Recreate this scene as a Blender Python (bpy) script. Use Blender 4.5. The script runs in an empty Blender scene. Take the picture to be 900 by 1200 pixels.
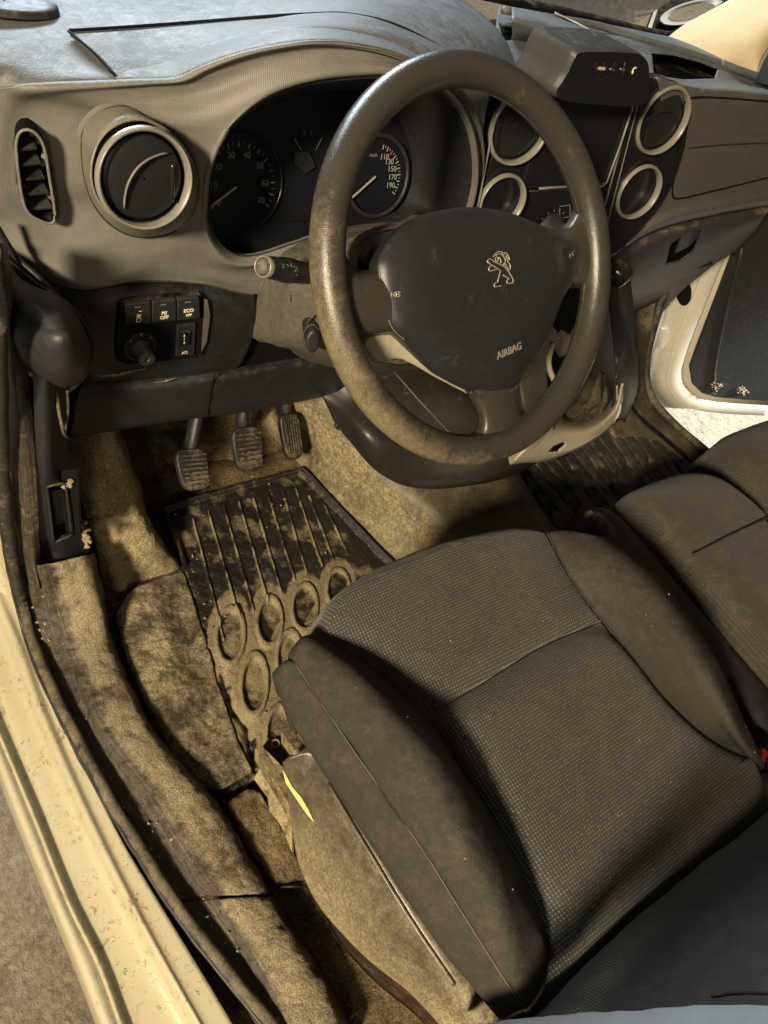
import bpy, bmesh, math, random
from mathutils import Vector as V, Matrix, noise
random.seed(7)
SC = bpy.context.scene
COL = SC.collection
# ------------------------------------------------------------------ camera geometry
F = 900.0
xd = V((1300, 400, -900)).normalized()
yd = V((-1110, 1581, -900)); yd = (yd - xd * yd.dot(xd)).normalized()
zd = xd.cross(yd)
CAM = V((0, 0, 1.45))
def ray(px, py):
    d = V(((px - 450) / F, -(py - 600) / F, -1.0))
    return V((xd.dot(d), yd.dot(d), zd.dot(d)))
def P(px, py, a='z', v=0.5):
    """where the sight line through a photo pixel meets the plane a = v (a measured survey of the car)"""
    d = ray(px, py)
    if a == 'd': return CAM + d * v
    i = 'xyz'.index(a)
    return CAM + d * ((v - CAM[i]) / d[i])
def PP(px, py, p0, n):
    d = ray(px, py)
    return CAM + d * ((p0 - CAM).dot(n) / d.dot(n))
def proj(p):
    q = V(p) - CAM
    c = V((0, 0, 0))
    for k, ax in enumerate((xd, yd, zd)): c += V((ax[0], ax[1], ax[2])) * q[k]
    return (450 + F * c[0] / -c[2], 600 - F * c[1] / -c[2])
def L(a, pts, v=None):
    """polyline of survey points; each (px,py) or (px,py,value)"""
    out = []
    for p in pts:
        if isinstance(p, V): out.append(p); continue
        if len(p) == 4: out.append(P(p[0], p[1], p[2], p[3]))
        else: out.append(P(p[0], p[1], a, p[2] if len(p) > 2 else v))
    return out
# ------------------------------------------------------------------ object helpers
def wloc(o):
    r = V((0, 0, 0))
    while o is not None:
        r += o.location; o = o.parent
    return r
def tag(o, label=None, cat=None, group=None, kind=None):
    if label: o['label'] = label
    if cat: o['category'] = cat
    if group: o['group'] = group
    if kind: o['kind'] = kind
    return o
def thing(name, loc, label, cat, group=None):
    o = bpy.data.objects.new(name, None); COL.objects.link(o)
    o.location = loc; o.empty_display_size = .05
    return tag(o, label, cat, group)
def mk(name, vs, fs, mat, parent=None, smooth=True, uv=None, loc=None, sharp=False):
    if parent is not None: off = wloc(parent)
    else: off = V(loc) if loc is not None else V((0, 0, 0))
    me = bpy.data.meshes.new(name)
    me.from_pydata([tuple(V(v) - off) for v in vs], [], fs)
    if uv:
        ul = me.uv_layers.new(name='UVMap')
        for l in me.loops: ul.data[l.index].uv = uv[l.vertex_index]
    me.materials.append(mat)
    if smooth:
        for p in me.polygons: p.use_smooth = True
    me.update()
    o = bpy.data.objects.new(name, me); COL.objects.link(o)
    if parent is not None: o.parent = parent
    else: o.location = off
    if sharp:
        m = o.modifiers.new('es', 'EDGE_SPLIT'); m.split_angle = math.radians(38)
    return o
def cr(p0, p1, p2, p3, t):
    t2 = t * t; t3 = t2 * t
    return 0.5 * ((2 * p1) + (p2 - p0) * t + (2 * p0 - 5 * p1 + 4 * p2 - p3) * t2 + (3 * p1 - p0 - 3 * p2 + p3) * t3)
def dense(pts, k=8, closed=False):
    n = len(pts)
    if n == 2 and not closed:
        return [pts[0].lerp(pts[1], i / k) for i in range(k + 1)]
    out = []
    for i in range(n if closed else n - 1):
        if closed: a, b, c, d = pts[i - 1], pts[i], pts[(i + 1) % n], pts[(i + 2) % n]
        else:
            b, c = pts[i], pts[i + 1]
            a = pts[i - 1] if i else b * 2 - c
            d = pts[i + 2] if i + 2 < n else c * 2 - b
        for j in range(k): out.append(cr(a, b, c, d, j / k))
    if not closed: out.append(pts[-1].copy())
    return out
def resample(pts, n, closed=False, k=8):
    q = dense(pts, k, closed)
    if closed: q = q + [q[0]]
    s = [0]
    for i in range(1, len(q)): s.append(s[-1] + (q[i] - q[i - 1]).length)
    T = s[-1]; out = []; j = 0
    m = n if closed else n - 1
    for i in range(n):
        t = T * i / m
        while j < len(s) - 2 and s[j + 1] < t: j += 1
        f = (t - s[j]) / max(1e-9, s[j + 1] - s[j])
        out.append(q[j].lerp(q[j + 1], min(1, max(0, f))))
    return out
def inside(x, y, poly):
    c = False; n = len(poly)
    for i in range(n):
        x1, y1 = poly[i]; x2, y2 = poly[i - 1]
        if (y1 > y) != (y2 > y) and x < (x2 - x1) * (y - y1) / (y2 - y1) + x1: c = not c
    return c
def sheet(name, lines, mat, parent=None, nu=40, nv=6, closed=False, thick=0.003, puff=0, pw=.18, rough=None,
          holes=None, linear=False, loc=None, cap=False, face=None, wear_lightf=None):
    """smooth surface through measured section lines"""
    rows = [resample(l, nu, closed) for l in lines]
    G = []
    if linear or len(rows) == 2:
        for i in range(len(rows) - 1):
            for j in range(nv): G.append([a.lerp(b, j / nv) for a, b in zip(rows[i], rows[i + 1])])
        G.append(rows[-1])
    else:
        cols = [dense([r[k] for r in rows], nv) for k in range(nu)]
        G = [[c[j] for c in cols] for j in range(len(cols[0]))]
    nr = len(G)
    def nrm(i, j):
        i0, i1 = max(0, i - 1), min(nr - 1, i + 1)
        if closed: j0, j1 = j - 1, (j + 1) % nu
        else: j0, j1 = max(0, j - 1), min(nu - 1, j + 1)
        n = (G[i1][j] - G[i0][j]).cross(G[i][j1] - G[i][j0])
        return n.normalized() if n.length > 1e-12 else V((0, 0, 1))
    cen = V((0, 0, 0))
    for r in G: cen += sum(r, V((0, 0, 0))) / nu
    cen /= nr
    tgt = (face if face is not None else (CAM - cen))
    s = sum((1 if nrm(i, j).dot(tgt) > 0 else -1) for i in range(0, nr, 2) for j in range(0, nu, 3))
    sg = 1 if s >= 0 else -1
    if puff or rough:
        H = [[None] * nu for _ in range(nr)]
        for i in range(nr):
            for j in range(nu):
                n = nrm(i, j) * sg; h = 0
                if puff:
                    def e(t): t = min(t, 1 - t) / pw; return 1 if t > 1 else (1 - (1 - t) ** 2)
                    h += puff * e(i / (nr - 1)) * (1 if closed else e(j / (nu - 1)))
                if rough:
                    h += rough[0] * noise.fractal(G[i][j] * rough[1], 1.0, 2.2, 4)
                H[i][j] = G[i][j] + n * h
        G = H
    us = [0]; vs_ = [0]
    mid = nr // 2
    for j in range(1, nu): us.append(us[-1] + (G[mid][j] - G[mid][j - 1]).length)
    for i in range(1, nr): vs_.append(vs_[-1] + (G[i][nu // 2] - G[i - 1][nu // 2]).length)
    verts = [v for r in G for v in r]
    uv = [(us[j], vs_[i]) for i in range(nr) for j in range(nu)]
    faces = []
    for i in range(nr - 1):
        for j in range(nu if closed else nu - 1):
            j1 = (j + 1) % nu
            f = (i * nu + j, (i + 1) * nu + j, (i + 1) * nu + j1, i * nu + j1)
            if holes:
                c = sum((verts[k] for k in f), V((0, 0, 0))) / 4
                x, y = proj(c)
                if any(inside(x, y, h) for h in holes): continue
            faces.append(f if sg > 0 else f[::-1])
    if cap and closed:
        f = tuple(range((nr - 1) * nu, nr * nu)); faces.append(f[::-1] if sg < 0 else f)
    o = mk(name, verts, faces, mat, parent, True, uv, loc)
    if wear_lightf:
        at = o.data.attributes.new('wear_light', 'FLOAT', 'POINT')
        for i in range(nr):
            for j in range(nu): at.data[i * nu + j].value = wear_lightf(i / (nr - 1), j / (nu - 1))
    if thick:
        m = o.modifiers.new('th', 'SOLIDIFY'); m.thickness = thick; m.offset = -1
    return o
def frames(path):
    T = []
    n = len(path)
    for i in range(n): T.append((path[min(n - 1, i + 1)] - path[max(0, i - 1)]).normalized())
    up = V((0, 0, 1)) if abs(T[0].z) < .9 else V((0, 1, 0))
    A = (up - T[0] * up.dot(T[0])).normalized(); out = []
    for t in T:
        A = (A - t * A.dot(t)).normalized(); out.append((t, A, t.cross(A)))
    return out
def tubeg(path, rad, seg=10, closed=False, smooth_k=0, flat=None, caps=True):
    """verts, faces of a tube; rad number or list; flat=(vector,factor) squashes along vector"""
    if smooth_k: path = dense(path, smooth_k, closed)
    n = len(path)
    if closed:
        T = [(path[(i + 1) % n] - path[i - 1]).normalized() for i in range(n)]
        up = flat[0].normalized() if flat else V((0.0123, .02, 1)).normalized()
        fr = []
        for t in T:
            A = (up - t * up.dot(t)); A = A.normalized() if A.length > 1e-6 else t.orthogonal().normalized()
            fr.append((t, A, t.cross(A)))
    else:
        fr = frames(path)
        if flat:
            f2 = []
            for t, A, B in fr:
                A = flat[0] - t * flat[0].dot(t); A.normalize(); f2.append((t, A, t.cross(A)))
            fr = f2
    vs = []; fs = []
    for i, p in enumerate(path):
        r = rad if not isinstance(rad, (list, tuple)) else rad[min(len(rad) - 1, int(i * (len(rad)) / n))]
        if callable(rad): r = rad(i / (n - 1))
        k = flat[1] if flat else 1
        for s in range(seg):
            a = 2 * math.pi * s / seg
            vs.append(p + fr[i][1] * (math.cos(a) * r * k) + fr[i][2] * (math.sin(a) * r))
    for i in range(n if closed else n - 1):
        for s in range(seg):
            i1 = (i + 1) % n
            fs.append((i * seg + s, i * seg + (s + 1) % seg, i1 * seg + (s + 1) % seg, i1 * seg + s))
    if not closed and caps:
        fs.append(tuple(range(seg))[::-1]); fs.append(tuple((n - 1) * seg + s for s in range(seg)))
    return vs, fs
def tube(name, path, rad, mat, parent=None, loc=None, **k):
    vs, fs = tubeg(path, rad, **k)
    return mk(name, vs, fs, mat, parent, True, None, loc)
def join(parts):
    vs = []; fs = []
    for a, b in parts:
        o = len(vs); vs += a; fs += [tuple(i + o for i in f) for f in b]
    return vs, fs
def boxg(c, X, Y, Z):
    """box about c with half-extent vectors"""
    c = V(c); vs = [c + X * a + Y * b + Z * d for a in (-1, 1) for b in (-1, 1) for d in (-1, 1)]
    return vs, [(0, 1, 3, 2), (4, 6, 7, 5), (0, 4, 5, 1), (2, 3, 7, 6), (0, 2, 6, 4), (1, 5, 7, 3)]
def bevel(o, w, seg=2, ang=35):
    m = o.modifiers.new('bv', 'BEVEL'); m.width = w; m.segments = seg; m.limit_method = 'ANGLE'; m.angle_limit = math.radians(ang)
    w_ = o.modifiers.new('wn', 'WEIGHTED_NORMAL'); w_.keep_sharp = False
    return o
def box(name, c, X, Y, Z, mat, parent=None, bv=.002, loc=None):
    vs, fs = boxg(c, X, Y, Z)
    o = mk(name, vs, fs, mat, parent, True, None, loc)
    # fix normals
    bm = bmesh.new(); bm.from_mesh(o.data); bmesh.ops.recalc_face_normals(bm, faces=bm.faces); bm.to_mesh(o.data); bm.free()
    return bevel(o, bv) if bv else o
def plateg(pts, ext):
    n = len(pts); vs = list(pts) + [p + ext for p in pts]
    fs = [tuple(range(n)), tuple(range(2 * n - 1, n - 1, -1))] + [(i, i + n, (i + 1) % n + n, (i + 1) % n) for i in range(n)]
    return vs, fs
def plate(name, pts, ext, mat, parent=None, bv=.002, loc=None, smooth_k=0):
    if smooth_k: pts = dense(pts, smooth_k, True)
    vs, fs = plateg(pts, ext)
    o = mk(name, vs, fs, mat, parent, True, None, loc)
    bm = bmesh.new(); bm.from_mesh(o.data); bmesh.ops.recalc_face_normals(bm, faces=bm.faces); bm.to_mesh(o.data); bm.free()
    if bv: bevel(o, bv)
    else:
        m = o.modifiers.new('es', 'EDGE_SPLIT'); m.split_angle = math.radians(38)
    return o
def ell(c, U, W, a, b, n=32, ph=0):
    return [c + U * (a * math.cos(2 * math.pi * i / n + ph)) + W * (b * math.sin(2 * math.pi * i / n + ph)) for i in range(n)]
def rings(name, rs, mat, parent=None, n=48, nv=4, cap=True, linear=False, thick=0, face=None, loc=None, holes=None):
    return sheet(name, rs, mat, parent, nu=n, nv=nv, closed=True, thick=thick, linear=linear, cap=cap, face=face, loc=loc, holes=holes)
def text(name, s, c, U, W, size, mat, parent, ext=.0003, bold=0):
    cu = bpy.data.curves.new(name, 'FONT'); cu.body = s; cu.size = size; cu.align_x = 'CENTER'; cu.align_y = 'CENTER'
    cu.extrude = ext; cu.offset = bold
    o = bpy.data.objects.new('t', cu); COL.objects.link(o)
    dg = bpy.context.evaluated_depsgraph_get()
    me = bpy.data.meshes.new_from_object(o.evaluated_get(dg))
    bpy.data.objects.remove(o)
    N = U.cross(W)
    vs = [c + U * v.co.x + W * v.co.y + N * v.co.z for v in me.vertices]; fs = [tuple(p.vertices) for p in me.polygons]
    bpy.data.meshes.remove(me)
    return mk(name, vs, fs, mat, parent, False)
# ------------------------------------------------------------------ materials
def newmat(name):
    m = bpy.data.materials.new(name); m.use_nodes = True
    nt = m.node_tree; nt.nodes.clear()
    o = nt.nodes.new('ShaderNodeOutputMaterial'); b = nt.nodes.new('ShaderNodeBsdfPrincipled')
    nt.links.new(b.outputs[0], o.inputs[0])
    return m, nt, b
def N(nt, t, **k):
    n = nt.nodes.new(t)
    for a, v in k.items():
        if a.startswith('i_'): n.inputs[a[2:].replace('_', ' ')].default_value = v
        else: setattr(n, a, v)
    return n
def lk(nt, a, b): nt.links.new(a, b)
def mathn(nt, op, a, b=None, c=None):
    n = nt.nodes.new('ShaderNodeMath'); n.operation = op; n.use_clamp = False
    for i, x in enumerate((a, b, c)):
        if x is None: continue
        if isinstance(x, (int, float)): n.inputs[i].default_value = x
        else: lk(nt, x, n.inputs[i])
    return n.outputs[0]
def ramp(nt, f, lo, hi):
    n = nt.nodes.new('ShaderNodeMapRange'); n.inputs['From Min'].default_value = lo; n.inputs['From Max'].default_value = hi
    lk(nt, f, n.inputs['Value']); return n.outputs[0]
def mixc(nt, f, a, b):
    n = nt.nodes.new('ShaderNodeMix'); n.data_type = 'RGBA'
    if isinstance(f, (int, float)): n.inputs[0].default_value = f
    else: lk(nt, f, n.inputs[0])
    for i, x in ((6, a), (7, b)):
        if isinstance(x, tuple): n.inputs[i].default_value = (*x, 1)
        else: lk(nt, x, n.inputs[i])
    return n.outputs[2]
def noisen(nt, vec, scale, detail=5, rough=.6, dist=0):
    n = N(nt, 'ShaderNodeTexNoise'); n.inputs['Scale'].default_value = scale; n.inputs['Detail'].default_value = detail
    n.inputs['Roughness'].default_value = rough; n.inputs['Distortion'].default_value = dist
    lk(nt, vec, n.inputs['Vector']); return n.outputs['Fac']
DUST = (.36, .285, .165)
def dusty(name, base, rgh=.5, dust=DUST, amt=.3, sc=9, up=.5, grain=(700, .15), var=.35, spec=.5, coat=0, metal=0,
          speck=0, lump=None, soft=.18, stain=None, wear_light=0, streak=0):
    """plastic / rubber / carpet with patches of settled dust, fine grain, scuffs and streaks"""
    m, nt, b = newmat(name)
    tc = N(nt, 'ShaderNodeTexCoord').outputs['Object']
    n1 = noisen(nt, tc, sc, 9, .68, .6); n2 = noisen(nt, tc, sc * 5.5, 7, .75, .5); n3 = noisen(nt, tc, sc * 38, 4, .7); n4 = noisen(nt, tc, 900, 2, .6)
    g = N(nt, 'ShaderNodeNewGeometry'); sp = N(nt, 'ShaderNodeSeparateXYZ'); lk(nt, g.outputs['Normal'], sp.inputs[0])
    upz = ramp(nt, sp.outputs[2], -.2, 1.0)
    f = mathn(nt, 'ADD', mathn(nt, 'MULTIPLY', n1, .55), mathn(nt, 'MULTIPLY', n2, .45))
    f = mathn(nt, 'ADD', f, mathn(nt, 'MULTIPLY', mathn(nt, 'SUBTRACT', upz, .5), up * .30))
    if wear_light:
        at = N(nt, 'ShaderNodeAttribute'); at.attribute_name = 'wear_light'  # dust and wear; on sill trim and rim it paints light too
        f = mathn(nt, 'ADD', f, mathn(nt, 'MULTIPLY', at.outputs['Fac'], wear_light))
    lo = .64 - amt * .34
    f = ramp(nt, f, lo - soft * .35, lo + soft * .65)
    f = mathn(nt, 'MULTIPLY', f, ramp(nt, n3, .12, .60))
    f = mathn(nt, 'MULTIPLY', f, ramp(nt, n4, .08, .52))
    f = mathn(nt, 'MULTIPLY', f, min(1, .6 + amt))
    vb = ramp(nt, n2, .25, .75)
    basec = mixc(nt, vb, tuple(c * (1 - var) for c in base), tuple(c * (1 + var) for c in base))
    col = mixc(nt, f, basec, mixc(nt, ramp(nt, n3, .3, .7), tuple(c * .50 for c in dust), tuple(min(1, c * 1.35) for c in dust)))
    if stain:
        ns = noisen(nt, tc, stain[1], 9, .78, .25)
        col = mixc(nt, mathn(nt, 'MULTIPLY', ramp(nt, ns, .49, .60), stain[2]), col, stain[0])
    if streak:
        uvn = N(nt, 'ShaderNodeTexCoord').outputs['UV']; mp_ = N(nt, 'ShaderNodeMapping'); mp_.inputs['Scale'].default_value = (9, 260, 1); lk(nt, uvn, mp_.inputs[0])
        st = noisen(nt, mp_.outputs[0], 1.0, 6, .7, .3)
        wv = mathn(nt, 'MULTIPLY', ramp(nt, st, .50, .66), ramp(nt, n2, .35, .65))
        col = mixc(nt, mathn(nt, 'MULTIPLY', wv, streak), col, tuple(c * .8 for c in dust))
        dk = mathn(nt, 'MULTIPLY', ramp(nt, st, .47, .33), ramp(nt, n1, .35, .6))
        col = mixc(nt, mathn(nt, 'MULTIPLY', dk, streak), col, tuple(c * .45 for c in base))
    if speck:
        ng = noisen(nt, tc, 260, 5, .8, .6)
        s = mathn(nt, 'MULTIPLY', ramp(nt, ng, .655, .70), ramp(nt, n2, .50 - speck * .1, .62))
        col = mixc(nt, s, col, (.48, .40, .25))
    lk(nt, col, b.inputs['Base Color'])
    r = mathn(nt, 'ADD', mathn(nt, 'MULTIPLY', f, .45), mathn(nt, 'ADD', mathn(nt, 'MULTIPLY', n2, .3), rgh - .15)); lk(nt, r, b.inputs['Roughness'])
    b.inputs['Specular IOR Level'].default_value = spec; b.inputs['Metallic'].default_value = metal
    b.inputs['Coat Weight'].default_value = coat
    bp = N(nt, 'ShaderNodeBump'); bp.inputs['Strength'].default_value = grain[1]; bp.inputs['Distance'].default_value = .0006
    gn = noisen(nt, tc, grain[0], 2, .5)
    lk(nt, gn, bp.inputs['Height']); last = bp
    if amt > .2:
        b3 = N(nt, 'ShaderNodeBump'); b3.inputs['Strength'].default_value = .5; b3.inputs['Distance'].default_value = .0012
        lk(nt, f, b3.inputs['Height']); lk(nt, last.outputs[0], b3.inputs['Normal']); last = b3
    if lump:
        b2 = N(nt, 'ShaderNodeBump'); b2.inputs['Strength'].default_value = lump[1]; b2.inputs['Distance'].default_value = lump[2] if len(lump) > 2 else .004
        lk(nt, noisen(nt, tc, lump[0], 7, .7, .5), b2.inputs['Height']); lk(nt, last.outputs[0], b2.inputs['Normal']); last = b2
    lk(nt, last.outputs[0], b.inputs['Normal'])
    return m
def plain(name, col, rgh=.5, metal=0, spec=.5, emit=None):
    m, nt, b = newmat(name)
    tc = N(nt, 'ShaderNodeTexCoord').outputs['Object']
    n = noisen(nt, tc, 60, 5, .6)
    lk(nt, mixc(nt, n, tuple(c * .8 for c in col), tuple(min(1, c * 1.2) for c in col)), b.inputs['Base Color'])
    b.inputs['Roughness'].default_value = rgh; b.inputs['Metallic'].default_value = metal; b.inputs['Specular IOR Level'].default_value = spec
    return m
def weave(name, base, dot, pitch=.0042, fill=.2, dust=.12, bump=.5, useuv=True, rgh=.85):
    """woven seat cloth: staggered raised light threads"""
    m, nt, b = newmat(name)
    T = N(nt, 'ShaderNodeTexCoord'); tc = T.outputs['Object']
    sp = N(nt, 'ShaderNodeSeparateXYZ'); lk(nt, T.outputs['UV'] if useuv else tc, sp.inputs[0])
    k = math.pi / pitch
    u = mathn(nt, 'MULTIPLY', sp.outputs[0], k); v = mathn(nt, 'MULTIPLY', sp.outputs[1], k)
    a = mathn(nt, 'SINE', mathn(nt, 'ADD', u, v)); c = mathn(nt, 'SINE', mathn(nt, 'SUBTRACT', u, v))
    h = mathn(nt, 'MULTIPLY', a, c)
    n1 = noisen(nt, tc, 7, 6, .6); n2 = noisen(nt, tc, 300, 3, .6); n3 = noisen(nt, tc, 38, 6, .75, .5)
    f = mathn(nt, 'MULTIPLY', ramp(nt, h, fill, fill + .45), ramp(nt, n2, .3, .7))
    bc = mixc(nt, ramp(nt, n1, .3, .7), tuple(x * .8 for x in base), tuple(x * 1.2 for x in base))
    col = mixc(nt, f, bc, dot)
    col = mixc(nt, mathn(nt, 'MULTIPLY', ramp(nt, n3, .5, .8), dust), col, DUST)
    lk(nt, col, b.inputs['Base Color']); b.inputs['Roughness'].default_value = rgh
    b.inputs['Specular IOR Level'].default_value = .25; b.inputs['Sheen Weight'].default_value = .15; b.inputs['Sheen Roughness'].default_value = .5
    bp = N(nt, 'ShaderNodeBump'); bp.inputs['Strength'].default_value = bump; bp.inputs['Distance'].default_value = .001
    lk(nt, h, bp.inputs['Height']); lk(nt, bp.outputs[0], b.inputs['Normal'])
    return m
def dimpled(name, base, rgh=.55, pitch=.0022, bump=.3, dust=.15):
    m, nt, b = newmat(name)
    tc = N(nt, 'ShaderNodeTexCoord').outputs['Object']
    sp = N(nt, 'ShaderNodeSeparateXYZ'); lk(nt, tc, sp.inputs[0]); k = math.pi / pitch
    u = mathn(nt, 'MULTIPLY', sp.outputs[0], k); v = mathn(nt, 'MULTIPLY', sp.outputs[2], k)
    h = mathn(nt, 'MULTIPLY', mathn(nt, 'SINE', mathn(nt, 'ADD', u, v)), mathn(nt, 'SINE', mathn(nt, 'SUBTRACT', u, v)))
    n1 = noisen(nt, tc, 14, 8, .65, .3); n2 = noisen(nt, tc, 90, 5, .7)
    col = mixc(nt, ramp(nt, n1, .3, .7), tuple(x * .85 for x in base), tuple(x * 1.15 for x in base))
    col = mixc(nt, mathn(nt, 'MULTIPLY', ramp(nt, n2, .45, .8), dust), col, DUST)
    col = mixc(nt, mathn(nt, 'MULTIPLY', ramp(nt, h, .2, .9), .22), col, tuple(x * .4 for x in base))
    lk(nt, col, b.inputs['Base Color']); lk(nt, ramp(nt, n2, -.5, 1.6), b.inputs['Roughness'])
    b.inputs['Roughness'].default_value = rgh
    r = mathn(nt, 'ADD', mathn(nt, 'MULTIPLY', n2, .25), rgh - .12); lk(nt, r, b.inputs['Roughness'])
    bp = N(nt, 'ShaderNodeBump'); bp.inputs['Strength'].default_value = bump; bp.inputs['Distance'].default_value = .0006
    lk(nt, h, bp.inputs['Height']); lk(nt, bp.outputs[0], b.inputs['Normal'])
    return m
M = {}
M['fascia'] = dimpled('fascia_plastic', (.132, .126, .112), pitch=.0017, bump=.22)
M['pod'] = dusty('pod_plastic', (.15, .14, .115), .42, amt=.05, grain=(900, .08), var=.12)
M['padd'] = dusty('cowl_plastic', (.040, .039, .038), .42, amt=.02, grain=(900, .1), var=.12)
M['pad'] = dusty('dash_pad', (.085, .088, .092), .50, amt=.16, sc=13, grain=(420, .6), var=.22, dust=(.2, .2, .195), soft=.35, lump=(220, .25, .0015))
M['dark'] = dusty('dark_plastic', (.015, .0155, .0165), .50, amt=.03, sc=13, grain=(800, .3), soft=.3, dust=(.14, .12, .085))
M['vdark'] = dusty('vent_plastic', (.010, .010, .011), .45, amt=-.3, grain=(900, .1), var=.1)
M['darkd'] = dusty('dusty_dark_plastic', (.022, .020, .018), .5, amt=.18, sc=13, grain=(800, .2))
M['black'] = dusty('black_void', (.006, .006, .006), .7, amt=.0, var=.1, spec=.1)
M['gloss'] = dusty('gloss_black', (.010, .010, .011), .22, amt=.02, grain=(900, .03), var=.1)
M['shroud'] = dusty('column_plastic', (.085, .078, .062), .55, amt=.22, sc=20, grain=(600, .5), dust=(.30, .25, .155))
M['trim'] = dusty('pale_console_plastic', (.32, .29, .22), .42, amt=.35, sc=14, grain=(700, .12), var=.15)
M['rimw'] = dusty('wheel_rubber', (.038, .034, .027), .29, dust=(.36, .29, .15), amt=-.05, sc=26, up=-.2, grain=(900, .45), var=.06, soft=.30, wear_light=.28)
M['hub'] = dusty('airbag_cover', (.016, .0162, .0168), .42, amt=-.04, sc=15, up=.2, grain=(750, .3), soft=.25, var=.1, dust=(.17, .15, .11))
M['ring'] = dusty('satin_ring', (.25, .235, .195), .32, amt=.1, metal=.25, grain=(900, .05), var=.08)
M['glass'] = plain('cluster_face', (.007, .008, .011), .35)
M['mark'] = plain('white_print', (.30, .29, .26), .5)
M['markd'] = plain('dull_print', (.16, .17, .18), .5)
M['red'] = plain('red_print', (.5, .08, .05), .5)
M['silver'] = plain('bright_print', (.42, .38, .29), .38, metal=.5)
M['mat'] = dusty('rubber_mat', (.016, .013, .010), .40, amt=.22, sc=17, soft=.20, up=.1, grain=(500, .5), lump=(60, .8, .005), speck=.5, dust=(.38, .305, .165), wear_light=.38, var=.4)
M['mat2'] = dusty('rubber_mat_cleaner', (.040, .036, .030), .45, amt=.16, sc=12, up=.2, grain=(500, .3), lump=(60, .3, .002), dust=(.26, .21, .13))
M['matd'] = dusty('muddy_rubber', (.055, .042, .024), .6, amt=.42, sc=8, up=.2, grain=(300, .5), lump=(40, .8, .006), speck=.9, dust=(.40, .33, .19), stain=((.030, .024, .014), 12, .9), soft=.14)
M['carpet'] = dusty('sandy_carpet', (.17, .135, .08), .85, amt=.9, sc=9, grain=(330, .9), lump=(55, .9, .008), dust=(.48, .395, .225), spec=.1, speck=.6, stain=((.09, .068, .04), 7, .55))
M['carpetd'] = dusty('brown_carpet', (.035, .025, .015), .9, amt=.36, sc=12, grain=(330, .9), lump=(50, .9, .008), dust=(.24, .18, .095), spec=.1)
M['tunnel'] = dusty('tunnel_vinyl', (.082, .068, .043), .48, amt=.50, sc=5, up=-1.0, soft=.35, var=.2, grain=(500, .2), lump=(22, .4, .008), dust=(.42, .345, .185), stain=((.045, .035, .02), 6, .8), speck=.3)
M['silltrim'] = dusty('sill_trim', (.040, .031, .020), .45, amt=.30, sc=17, grain=(380, 1.0), lump=(90, .8, .004), dust=(.38, .31, .18), speck=.9, stain=((.030, .023, .014), 10, .8), streak=.5, wear_light=.34)
M['seal'] = dusty('door_seal', (.020, .018, .015), .5, amt=.34, sc=26, grain=(500, .4), lump=(90, .6, .002), dust=(.26, .205, .12))
M['weave'] = weave('insert_cloth', (.034, .032, .028), (.19, .175, .14), pitch=.0032, bump=.35, dust=.07)
M['weavep'] = weave('passenger_cloth', (.040, .035, .028), (.095, .083, .062), pitch=.0030, dust=.16, bump=.3)
M['backc'] = weave('backrest_cloth', (.021, .019, .017), (.042, .039, .035), pitch=.0030, dust=.1, bump=.3)
M['bolster'] = dusty('bolster_cloth', (.036, .0325, .0265), .85, amt=.06, sc=22, grain=(1100, .8), var=.18, spec=.15, dust=(.15, .13, .09), soft=.4, lump=(9, .25, .01))
M['seattrim'] = dusty('seat_side_plastic', (.050, .043, .031), .36, amt=.10, sc=9, up=0, grain=(600, .3), dust=(.46, .37, .20), speck=.1, soft=.55, wear_light=.42)
M['metal'] = dusty('dirty_steel', (.13, .10, .055), .5, amt=.6, sc=22, grain=(500, .5), metal=.1, dust=(.46, .36, .18), lump=(90, .8, .003), speck=.5, stain=((.05, .035, .015), 40, .8))
M['thread'] = plain('stitching', (.10, .088, .062), .8)
# ================================================================== SETTING
def paint_mat():
    m, nt, b = newmat('cream_paint')
    tc = N(nt, 'ShaderNodeTexCoord').outputs['Object']
    n1 = noisen(nt, tc, 9, 7, .65, .5); n2 = noisen(nt, tc, 55, 6, .75, .4); n3 = noisen(nt, tc, 420, 3, .6)
    base = (.41, .375, .265)
    c = mixc(nt, mathn(nt, 'MULTIPLY', ramp(nt, n1, .42, .72), .45), base, (.42, .35, .19))
    uvn = N(nt, 'ShaderNodeTexCoord').outputs['UV']; spu = N(nt, 'ShaderNodeSeparateXYZ'); lk(nt, uvn, spu.inputs[0])
    fl_ = mathn(nt, 'MULTIPLY', ramp(nt, spu.outputs[1], .125, .15), ramp(nt, spu.outputs[1], .20, .165))
    c = mixc(nt, mathn(nt, 'MULTIPLY', mathn(nt, 'MULTIPLY', fl_, ramp(nt, n2, .3, .6)), .45), c, (.26, .20, .10))
    n5 = noisen(nt, tc, 170, 5, .75, .5)
    f = mathn(nt, 'MULTIPLY', ramp(nt, n2, .50, .60), ramp(nt, n5, .50, .60))
    f = mathn(nt, 'MULTIPLY', f, ramp(nt, n1, .36, .56))
    f = mathn(nt, 'MAXIMUM', f, mathn(nt, 'MULTIPLY', ramp(nt, n3, .70, .74), .8))
    c = mixc(nt, mathn(nt, 'MULTIPLY', f, .85), c, (.13, .085, .03))
    lk(nt, c, b.inputs['Base Color']); lk(nt, mathn(nt, 'ADD', mathn(nt, 'MULTIPLY', n2, .3), .18), b.inputs['Roughness'])
    b.inputs['Coat Weight'].default_value = .3; b.inputs['Coat Roughness'].default_value = .15
    bp = N(nt, 'ShaderNodeBump'); bp.inputs['Strength'].default_value = .5; bp.inputs['Distance'].default_value = .0008
    lk(nt, f, bp.inputs['Height']); lk(nt, bp.outputs[0], b.inputs['Normal'])
    return m
M['paint'] = paint_mat()
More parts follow.
